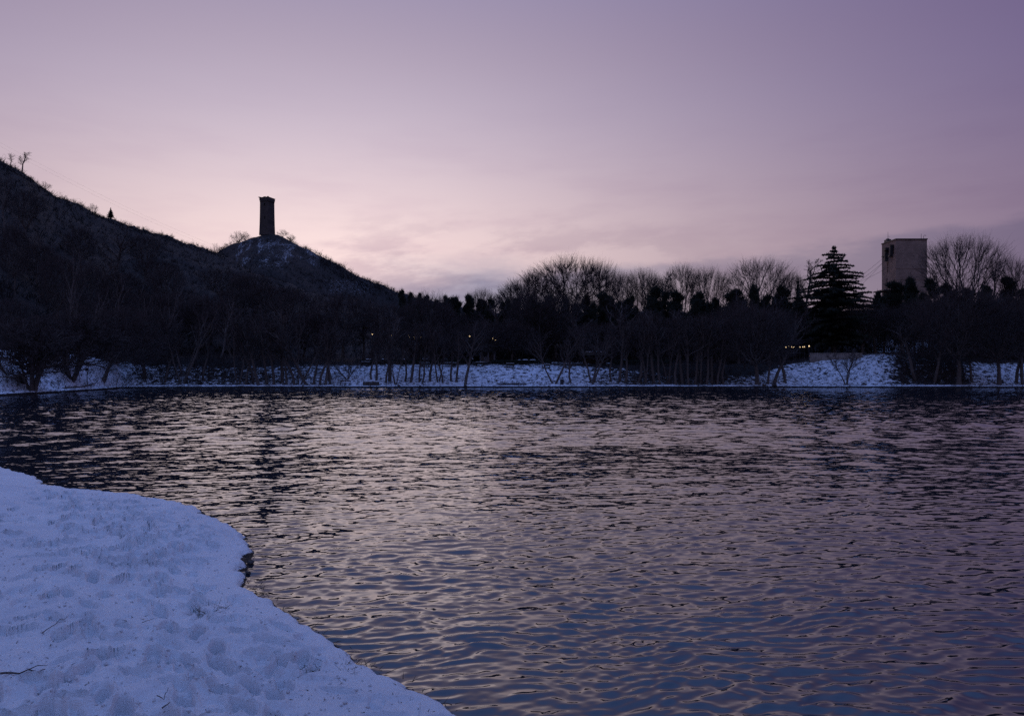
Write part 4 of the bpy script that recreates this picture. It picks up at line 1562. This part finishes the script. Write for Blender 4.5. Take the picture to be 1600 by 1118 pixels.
    MB().box((-1.7, 4.5, zc), (3.4, 7.0, 0.35)).build("canopy", M_METAL, e)
    MB().tube([(-0.1, 2.2, zc - 3.2), (-2.4, 2.2, zc - 0.2)], 0.12, 6).tube([(-0.1, 6.6, zc - 3.2), (-2.4, 6.6, zc - 0.2)], 0.12, 6).build("strut", M_METAL, e)
    tag(e, "square brick cable-car tower rising above the trees on the right", "tower")
    # ropes running down to the left
    ends = [(1290, 470), (1286, 478), (1300, 486), (1280, 466)]
    starts = [(0.0, 2.1, H - 3.0), (0.0, 2.6, H - 4.6), (0.0, 5.2, H - 4.9), (0.0, 5.2, H - 8.2)]
    words = ["uppermost of the thin cables slanting down left from the brick tower", "second cable from the top on the brick tower's left side",
             "third cable from the top on the brick tower's left side", "lowest of the thin cables on the brick tower's left side"]
    for (sx, sy, sz), (ex, ey), wd in zip(starts, ends, words):
        A = Vector((c0.x + sx, Y0 + sy, zb + sz))
        B = at(ex, ey, 232)
        pts = []
        for i in range(9):
            f = i / 8
            p = A.lerp(B, f)
            p.z -= 1.6 * 4 * f * (1 - f) * 0.4
            pts.append(p)
        tag(MB().tube(pts, 0.035, 5).build("cable", M_METAL), wd, "cable", "cables of the brick tower")


brick_tower()
for i, dz in enumerate((0, 1.6)):
    A, B = at(-60, 196, 300), at(345, 392, 400)
    pts = []
    for k in range(15):
        f = k / 14
        p = A.lerp(B, f)
        p.z += dz - 10 * f * (1 - f)
        pts.append(p)
    tag(MB().tube(pts, 0.014, 5).build("overhead_cable", M_METAL),
        ("lower", "upper")[i] + " of two faint overhead cables crossing the sky above the left ridge", "cable", "cables above the left ridge")

# ------------------------------------------------------------------ things on the far shore
def set_at(px, s):
    return ground(px, float(shore_y(px)) + s)


def picnic_table(px, s, label, wpx=13):
    p = set_at(px, s)
    e = empty("picnic_table", p, random.Random(px).uniform(-.15, .15))
    w = wpx / F * p.y
    MB().box((0, 0, 0.76), (w, 0.8, 0.07)).build("table_top", M_WOOD, e)
    MB().box((0, 0, 0.82), (w * .96, 0.7, 0.05), 0, 0.95).build("snow_layer", M_CAP, e)
    for sy in (-1, 1):
        MB().box((0, sy * 0.75, 0.45), (w, 0.28, 0.06)).build("bench_seat", M_WOOD, e)
    for sx in (-1, 1):
        MB().box((sx * w * .38, 0, 0.36), (0.10, 1.5, 0.72), 0, 0.7).build("leg", M_WOOD, e)
    tag(e, label, "table", "picnic tables on the bank")


picnic_table(571, 14, "snow-topped picnic table above the dark box, leftmost on the bank", 14)
picnic_table(663, 14, "snow-topped picnic table below the long hedge, second from left", 18)
picnic_table(704, 14, "snow-topped picnic table below the hedge's right end, third from left", 20)
picnic_table(750, 14.2, "snow-topped picnic table under the slanting tree, fourth from left", 14)
picnic_table(797, 13.6, "snow-topped picnic table under the second hedge, fifth from left", 13)
picnic_table(853, 13.4, "snow-topped picnic table left of the forked tree, sixth from left", 14)
picnic_table(888, 13.4, "snow-topped picnic table right of the forked tree, last on the right", 12)

# bench
p = set_at(539, 2.2)
e = empty("bench", p)
w = 17 / F * p.y
for k in range(2):
    MB().box((0, -0.12 + k * 0.24, 0.47), (w, 0.2, 0.05)).build("seat_plank", M_WOOD, e)
MB().box((0, 0.28, 0.8), (w, 0.05, 0.18)).build("backrest", M_WOOD, e)
for sx in (-1, 0, 1):
    MB().box((sx * w * .44, 0.05, 0.22), (0.09, 0.5, 0.44)).box((sx * w * .44, 0.31, 0.62), (0.07, 0.05, 0.6)).build("leg", M_METAL, e)
tag(e, "low slatted bench at the water's edge left of the dark box", "bench")
# dark box (planter)
p = set_at(580, 2.4)
e = empty("planter_box", p)
w = 24 / F * p.y
for k in range(3):
    MB().box((0, 0, 0.12 + k * 0.2), (w + 0.01 * (k % 2), 0.9, 0.185)).build("plank", M_WOOD, e)
for sx in (-1, 1):
    MB().box((sx * w * .5, -0.3, 0.3), (0.12, 0.12, 0.62)).build("corner_post", M_WOOD, e)
MB().box((0, 0, 0.635), (w * .96, 0.8, 0.05), 0, 0.96).build("soil", M_MUD, e)
tag(e, "long dark wooden box on the snow at the water's edge", "planter")
# litter bin
p = set_at(878, 4.0)
e = empty("litter_bin", p)
lathe([(0.28, 0), (0.33, 0.1), (0.36, 0.72), (0.37, 0.78)], 12).build("body", M_METAL, e, True)
lathe([(0.40, 0.78), (0.38, 0.88), (0.2, 0.96), (0.05, 0.98)], 12).build("lid", M_METAL, e, True)
tag(e, "small dark litter bin on the snow right of the forked tree", "litter bin")
# kiosk, shelter, pavilion
def kiosk():
    Y = float(shore_y(762)) + 24
    p = ground(762, Y)
    e = empty("kiosk", p)
    w = 24 / F * Y
    h = at(0, 545, Y).z - p.z
    wall = mat_noise("painted_wall", (0.20, 0.21, 0.24), (0.27, 0.28, 0.31), 1.5)
    MB().box((0, 0, h / 2 - .2), (w, 2.6, h + .2)).build("wall", wall, e)
    MB().box((0, 0, h + 0.02), (w + .5, 3.1, 0.2)).build("roof", M_METAL, e)
    MB().box((w * .25, -1.31, h * .42), (0.9, 0.06, h * .8)).build("door", M_WOOD, e)
    MB().box((-w * .2, -1.31, h * .6), (1.2, 0.06, h * .35)).build("shutter", M_METAL, e)
    tag(e, "small grey kiosk among the trees behind the middle hedges", "kiosk")
    Y = float(shore_y(930)) + 18
    p = ground(930, Y)
    e = empty("picnic_shelter", p)
    w = 40 / F * Y
    h = max(at(0, 558, Y).z - p.z, 1.9)
    for sx in (-1, 0, 1):
        for sy in (-1, 1):
            MB().box((sx * w * .44, sy * 1.2, h / 2), (0.16, 0.16, h)).build("post", M_WOOD, e)
    mb = MB()
    mb.v += [(-w / 2, -1.8, h), (w / 2, -1.8, h), (w / 2, 1.8, h), (-w / 2, 1.8, h), (-w * .45, 0, h + .7), (w * .45, 0, h + .7)]
    mb.f += [(0, 1, 5, 4), (1, 2, 5), (2, 3, 4, 5), (3, 0, 4), (3, 2, 1, 0)]
    rf = mb.build("roof", M_WOOD, e)
    MB().box((0, 0, h + .72), (w * .8, 0.7, 0.10), 0, .9).build("snow_cap", M_CAP, rf)
    MB().box((0, 1.25, h * .5), (w * .86, 0.06, h * .8)).build("back_panel", M_WOOD, e)
    tag(e, "dark roofed picnic shelter with snow on its ridge", "shelter")
    Y = float(shore_y(680)) + 34
    p = ground(680, Y)
    e = empty("pavilion", p)
    w = 76 / F * Y
    h = at(0, 547, Y).z - p.z
    h = max(h, 2.6)
    wl = mat_noise("dull_plaster", (0.07, 0.06, 0.065), (0.11, 0.095, 0.1), 1)
    MB().box((0, 0, h / 2 - .3), (w, 5, h)).build("wall", wl, e)
    MB().box((0, 0, h - .18), (w + 1, 6, 0.24)).build("roof", M_METAL, e)
    for k in range(6):
        x = -w / 2 + (k + .5) * w / 6
        f_ = MB().box((x, -2.53, h * .45), (1.2, 0.06, 1.2)).build("window", M_METAL, e)
        MB().box((x, -2.57, h * .45), (1.0, 0.04, 1.0)).build("pane", M_MUD, f_)
    tag(e, "long low dark pavilion under the string lights behind the hedge", "pavilion")


kiosk()

# terrace wall and steps at the right
Y = float(shore_y(1305)) + 14.2
p0, p1 = at(1265, 552, Y), at(1346, 552, Y)
e = empty("terrace_wall", ((p0.x + p1.x) / 2, Y, p0.z - 2.2))
wl = mat_noise("terrace_stone", (0.22, 0.19, 0.17), (0.32, 0.28, 0.25), 2.0, 0.9, 0.3, 6)
L_ = p1.x - p0.x
nb = 9
for k in range(nb):
    MB().box((-L_ / 2 + (k + .5) * L_ / nb, 0, 1.06 + .01 * (k % 2)), (L_ / nb - .03, 0.4, 2.1)).build("wall_panel", wl, e)
MB().box((0, 0, 2.2), (L_ + .2, 0.55, 0.16)).build("coping", wl, e)
tag(e, "pale terrace wall below the cedar on the right slope", "wall")


def lamp_post(px, s, py, label, heads=1):
    p = set_at(px, s)
    z = CAM_H + (HORIZON - py) / F * p.y
    e = empty("lamp_post", p)
    h = z - p.z
    MB().tube([(0, 0, -.1), (0, 0, h - .1)], [0.07, 0.05], 8).build("pole", M_METAL, e)
    for k in range(heads):
        x = (k - (heads - 1) / 2) * 0.5
        if heads > 1:
            MB().tube([(0, 0, h - .2), (x, 0, h - .05 - .2 * k)], 0.03, 5).build("arm", M_METAL, e)
        gl = lathe([(0.03, -0.13), (0.12, -0.06), (0.14, 0.02), (0.09, 0.11), (0.02, 0.14)], 10)
        o = gl.build("lit_globe", M_BULB, e, True)
        o.location = (x, -0.05, h - .25 * k)
    tag(e, label, "lamp")


lamp_post(734, 22, 525, "single lit lamp above the hedge right of the string lights")
lamp_post(772, 24, 529, "twin lit lamp beside the slanting tree", 2)
lamp_post(582, 24, 522, "single lit lamp left of the string lights on the hillside")
lamp_post(1264, 13.6, 540.5, "lit lamp on a thin post at the left end of the terrace wall")


def string_lights(pts, Yo, label, r=0.085):
    P = [at(px, py, float(shore_y(px)) + Yo) for px, py in pts]
    e = empty("string_lights", P[0])
    O = P[0]
    mb = MB().tube([p - O + Vector((0, 0, 0.12)) for p in P], 0.012, 4)
    mb.build("wire", M_METAL, e)
    for q in (P[0], P[-1]):
        zg = ground(800 + F * q.x / q.y, q.y).z
        MB().tube([(q.x - O.x, q.y - O.y + .1, zg - O.z - .1), (q.x - O.x, q.y - O.y + .1, 0.3 + q.z - O.z)], 0.05, 6).build("pole", M_METAL, e)
    me = lathe([(0.3 * r, 1.2 * r), (0.5 * r, 0.9 * r), (r, 0), (0.75 * r, -0.7 * r), (0.2 * r, -r)], 8).mesh("bulb", True)
    for p in P:
        o = link("bulb", me, M_BULB, e)
        o.location = p - O
    tag(e, label, "string lights", "string lights on the far shore")


string_lights([(600, 524), (606, 525.6), (611.5, 524), (620, 523.6)], 30, "short string of four small bulbs on the dark hillside, left one", 0.08)
string_lights([(639, 523.8), (639.8, 527), (647, 527), (650, 528.2), (653.4, 528), (655.5, 526.6), (658, 527.4)], 30, "string of bright clustered bulbs on the dark hillside above the slim trees", 0.10)
string_lights([(1228, 542.3), (1230, 540.8), (1233, 540.8), (1235, 542), (1237, 541.8), (1239, 542.6), (1240.5, 541.8)], 15, "bright string of bulbs above the leaning trunks on the right", 0.085)
string_lights([(1250, 542), (1254.5, 541.8), (1257, 541.6)], 15, "three spaced bulbs between the bright string and the terrace lamp", 0.09)


def rock(px, s, size, label, seed, flat=0.6):
    p = set_at(px, s)
    g2 = np.random.default_rng(seed)
    n, mrow = 10, 7
    V = []
    for i in range(mrow):
        f = math.pi * i / (mrow - 1)
        for k in range(n):
            a_ = 6.283 * k / n
            r = 1 + 0.22 * g2.normal()
            r = r if 0 < i < mrow - 1 else 1
            V.append((r * math.sin(f) * math.cos(a_) * size, r * math.sin(f) * math.sin(a_) * size * .7, r * math.cos(f) * size * flat))
    o = link("rock", mesh_np("rock", V, grid_wrap(mrow, n)), M_STONE)
    o.location = (p.x, p.y, p.z + size * flat * .35)
    o.rotation_euler = (0, 0, g2.uniform(0, 6))
    tag(o, label, "rock")


def grid_wrap(nr_, nc_):
    i = np.arange(nr_ - 1)[:, None]
    k = np.arange(nc_)[None, :]
    k2 = (k + 1) % nc_
    return np.stack(np.broadcast_arrays(i * nc_ + k, (i + 1) * nc_ + k, (i + 1) * nc_ + k2, i * nc_ + k2), -1).reshape(-1, 4)


rock(32, 6.5, 0.85, "larger dark boulder on the snow left of the many-stemmed tree", 1, 0.45)
rock(27, 8.2, 0.7, "smaller dark boulder behind the larger one on the left shore", 2, 0.4)
rock(1194, 0.9, 0.5, "left of two dark rocks at the water by the flared trunk", 3)
rock(1210, 1.0, 0.65, "right of two dark rocks at the water by the flared trunk", 4)
rock(1350, 2.8, 0.5, "dark rock on the snow right of the vase-shaped tree", 5)
rock(623, 1.0, 0.35, "small dark stone at the water below the slim trees", 6)
rock(656, 0.5, 0.25, "tiny dark stone at the waterline in the middle left", 7)
rock(727, 0.5, 0.3, "dark stone at the waterline below the last slim tree", 8)

# drift wood on the left headland, post and slanting stick
g2 = np.random.default_rng(8)
p0, p1 = set_at(98, 3.4), set_at(150, 5.0)
e = empty("driftwood", p0)
mb = MB()
pts = []
for i in range(9):
    f = i / 8
    q = p0.lerp(p1, f)
    q.z = ground(800 + F * q.x / q.y, q.y).z + 0.12 + g2.normal(0, .06)
    pts.append(q - p0)
mb.tube(pts, [0.13, 0.16, 0.15, 0.15, 0.13, 0.12, 0.1, 0.08, 0.04], 6)
mb.build("log", M_BARK, e)
mb = MB()
for i in (2, 4, 6):
    mb.tube([pts[i], pts[i] + Vector((g2.normal(0, .4), .2, .35)), pts[i] + Vector((g2.normal(0, .7), .3, .5))], [0.05, 0.03, 0.01], 5)
mb.build("branch", M_BARK, e)
tag(e, "dark driftwood log lying on the snow of the left headland", "driftwood")
p = set_at(136, 4.5)
e = empty("marker_post", p)
MB().tube([(0, 0, -.1), (0.02, 0, 2.5)], 0.06, 7).build("pole", M_METAL, e)
MB().box((0.02, -.06, 2.35), (0.5, 0.05, 0.4)).build("sign_plate", M_METAL, e)
tag(e, "thin upright post on the left headland right of the driftwood", "post")
p = set_at(181, 0.8)
mb = MB().tube([p + Vector((0, 0, -.2)), p + Vector((0.25, 0, 1.0)), p + Vector((0.7, 0.1, 2.2))], [0.06, 0.05, 0.03], 6)
tag(mb.build("stick", M_BARK), "dark stick slanting out of the headland's tip at the water", "stick")
# brush pile
p = set_at(800, 2.8)
e = empty("brush_pile", p)
g2 = np.random.default_rng(18)
n = 420
L_ = 44 / F * p.y
B = np.stack([g2.uniform(-L_ / 2, L_ / 2, n), g2.normal(0, .3, n), g2.uniform(0, .3, n)], 1)
T = B + np.stack([g2.normal(0, .6, n), g2.normal(0, .3, n), g2.uniform(-.05, .35, n)], 1)
link("twigs", mesh_np("brush_twigs", *spikes_np(B, T, np.full(n, 0.025), 3)), M_TWIG, e)
tag(e, "low pile of cut brushwood on the snow below the second hedge", "brushwood")

# ------------------------------------------------------------------ small things on the near snow
def twig(p_list, rad, label, side=()):
    P = [bank_at(*q) + Vector((0, 0, 0.025)) for q in p_list]
    e = empty("twig", P[0])
    O = P[0]
    pts = []
    for i in range(len(P) - 1):
        for f in (0, .34, .67):
            q = P[i].lerp(P[i + 1], f) - O
            q.z += 0.01 * math.sin(i * 5 + f * 9)
            pts.append(q)
    pts.append(P[-1] - O)
    k = len(pts)
    MB().tube(pts, [rad * (1 - .6 * i / (k - 1)) for i in range(k)], 7).build("stem", M_BARK, e, True)
    for (i, dx_, dy_) in side:
        b_ = pts[min(i, k - 1)]
        MB().tube([b_, b_ + Vector((dx_ * .5, dy_ * .5, .02)), b_ + Vector((dx_, dy_, .01))], [rad * .5, rad * .4, rad * .15], 5).build("side_shoot", M_BARK, e)
    tag(e, label, "twig", "twigs on the near snow")


twig([(0, 1057), (30, 1055), (71, 1050)], 0.008, "longest dark twig on the near snow at the left edge", [(4, .1, .05)])
twig([(66, 993), (86, 991), (106, 986)], 0.0035, "thin faint twig on the snow above the longest twig", [(2, .06, .1), (4, .08, -.06)])
twig([(253, 1109), (266, 1102)], 0.005, "short dark twig near the bottom edge of the snow")
twig([(245, 1092), (256, 1096), (263, 1102)], 0.0035, "thin curved twig just above the short bottom twig")
twig([(78, 1008), (86, 1002)], 0.003, "tiny twig just below the faint thin twig")
twig([(222, 975), (242, 969)], 0.003, "tiny twig in the middle of the near snow")


def tuft(px, py, n, r, h, label):
    p = bank_at(px, py)
    e = empty("grass_tuft", p + Vector((0, 0, -0.03)))
    g3 = np.random.default_rng(int(px + py))
    B = np.stack([g3.normal(0, r, n), g3.normal(0, r * 1.3, n), np.zeros(n)], 1)
    d = np.stack([g3.normal(0, .9, n), g3.normal(0, .9, n), g3.uniform(.35, 1.0, n)], 1)
    T = B + d * h * g3.uniform(.5, 1.2, (n, 1))
    link("blades", mesh_np("blades", *spikes_np(B, T, np.full(n, 0.0028), 3)), M_GRASS, e)["kind"] = "stuff"
    tag(e, label, "grass tuft", "dead grass showing through the near snow")


tuft(322, 953, 110, 0.09, 0.085, "dark dead-grass tuft showing through the middle of the near snow")
tuft(282, 873, 50, 0.07, 0.06, "small dead-grass tuft in the upper middle of the near snow")
tuft(515, 1050, 130, 0.11, 0.07, "largest bare grass patch low on the near snow by the water")
tuft(548, 1080, 60, 0.07, 0.06, "small grass patch below the largest one by the water")
tuft(152, 910, 30, 0.05, 0.05, "tiny grass spot on the trodden snow at left")
tuft(630, 1095, 50, 0.07, 0.06, "grass patch at the lowest corner of the snow by the water")

# grass stalks hanging over the water's edge
g3 = np.random.default_rng(91)
Bs, Ts = [], []
for (x0, y0), (x1, y1_) in zip(shore[4:-7], shore[5:-6]):
    n = int(math.hypot(x1 - x0, y1_ - y0) * 26)
    f = g3.random((n, 1))
    q = np.array([[x0, y0]]) * (1 - f) + np.array([[x1, y1_]]) * f + g3.normal(0, .05, (n, 2))
    nrm = np.array([-(y1_ - y0), x1 - x0])
    nrm = nrm / np.linalg.norm(nrm)
    b_ = np.concatenate([q, np.full((n, 1), 0.03)], 1)
    Bs.append(b_)
    Ts.append(b_ + np.concatenate([nrm[None] * g3.uniform(-.02, .11, (n, 1)) + g3.normal(0, .04, (n, 2)), g3.uniform(-.02, .07, (n, 1))], 1))
o = link("edge_grass", mesh_np("edge_grass", *spikes_np(np.concatenate(Bs), np.concatenate(Ts), np.full(sum(map(len, Bs)), 0.004), 3)), M_GRASS)
tag(o, "dead grass and roots along the near water's edge", "grass", kind="stuff")


# crumbs of kicked-up snow and bits of litter on the trodden bank
g3 = np.random.default_rng(123)
n = 5200
yy = 3.6 * np.exp(g3.uniform(0, 1.45, n))
xx = g3.uniform(-0.80, -0.02, n) * yy
ok = shore_dist(xx, yy) > 0.25
xx, yy = xx[ok], yy[ok]
n = len(xx)
zi = ZB[np.minimum(np.searchsorted(yb, yy), len(yb) - 1), np.minimum(np.searchsorted(ub, xx / yy), len(ub) - 1)]
sz = 0.004 + 0.014 * g3.random(n) ** 4
oc = np.array([(1, 0, 0), (0, 1, 0), (-1, 0, 0), (0, -1, 0), (0, 0, 1), (0, 0, -1)], float)
of = np.array([(0, 1, 4), (1, 2, 4), (2, 3, 4), (3, 0, 4), (1, 0, 5), (2, 1, 5), (3, 2, 5), (0, 3, 5)])
Vc = oc[None] * g3.uniform(0.6, 1.3, (n, 6, 1)) * sz[:, None, None] + np.stack([xx, yy, zi + sz * 0.3], 1)[:, None, :]
Fc = of[None] + (np.arange(n) * 6)[:, None, None]
tag(link("snow_crumbs", mesh_np("snow_crumbs", Vc.reshape(-1, 3), Fc.reshape(-1, 3), True), M_SNOW), "loose crumbs of kicked-up snow on the near bank", "snow crumbs", kind="stuff")
n = 520
yy = 3.6 * np.exp(g3.uniform(0, 1.3, n))
xx = g3.uniform(-0.78, -0.05, n) * yy
ok = shore_dist(xx, yy) > 0.1
xx, yy = xx[ok], yy[ok]
n = len(xx)
zi = ZB[np.minimum(np.searchsorted(yb, yy), len(yb) - 1), np.minimum(np.searchsorted(ub, xx / yy), len(ub) - 1)]
B = np.stack([xx, yy, zi + 0.004], 1)
T = B + np.stack([g3.normal(0, .022, n), g3.normal(0, .022, n), g3.uniform(0, .014, n)], 1)
tag(link("leaf_litter", mesh_np("leaf_litter", *spikes_np(B, T, np.full(n, 0.0035), 3)), M_BARK), "tiny scraps of bark and leaf on the near snow", "litter", kind="stuff")
# stones showing where the snow has broken away at the water
for i, (px, py, r_) in enumerate([(386, 866, .035), (389, 878, .045), (385, 893, .03)]):
    Y = (CAM_H - 0.02) * F / (py - HORIZON)
    V = []
    for a in range(6):
        f = math.pi * a / 5
        for k in range(9):
            q = 6.283 * k / 9
            rr = (1 + 0.18 * g3.normal()) if 0 < a < 5 else 1
            V.append((rr * math.sin(f) * math.cos(q) * r_, rr * math.sin(f) * math.sin(q) * r_ * .8, rr * math.cos(f) * r_ * .6))
    o = link("stone", mesh_np("stone", V, grid_wrap(6, 9), True), M_STONE)
    o.location = ((px - 800) / F * Y + 0.02, Y, 0.015)
    tag(o, "small dark stone at the notch of the near snow edge, %s from the top" % ORD[i], "stone", "stones at the near water's edge")
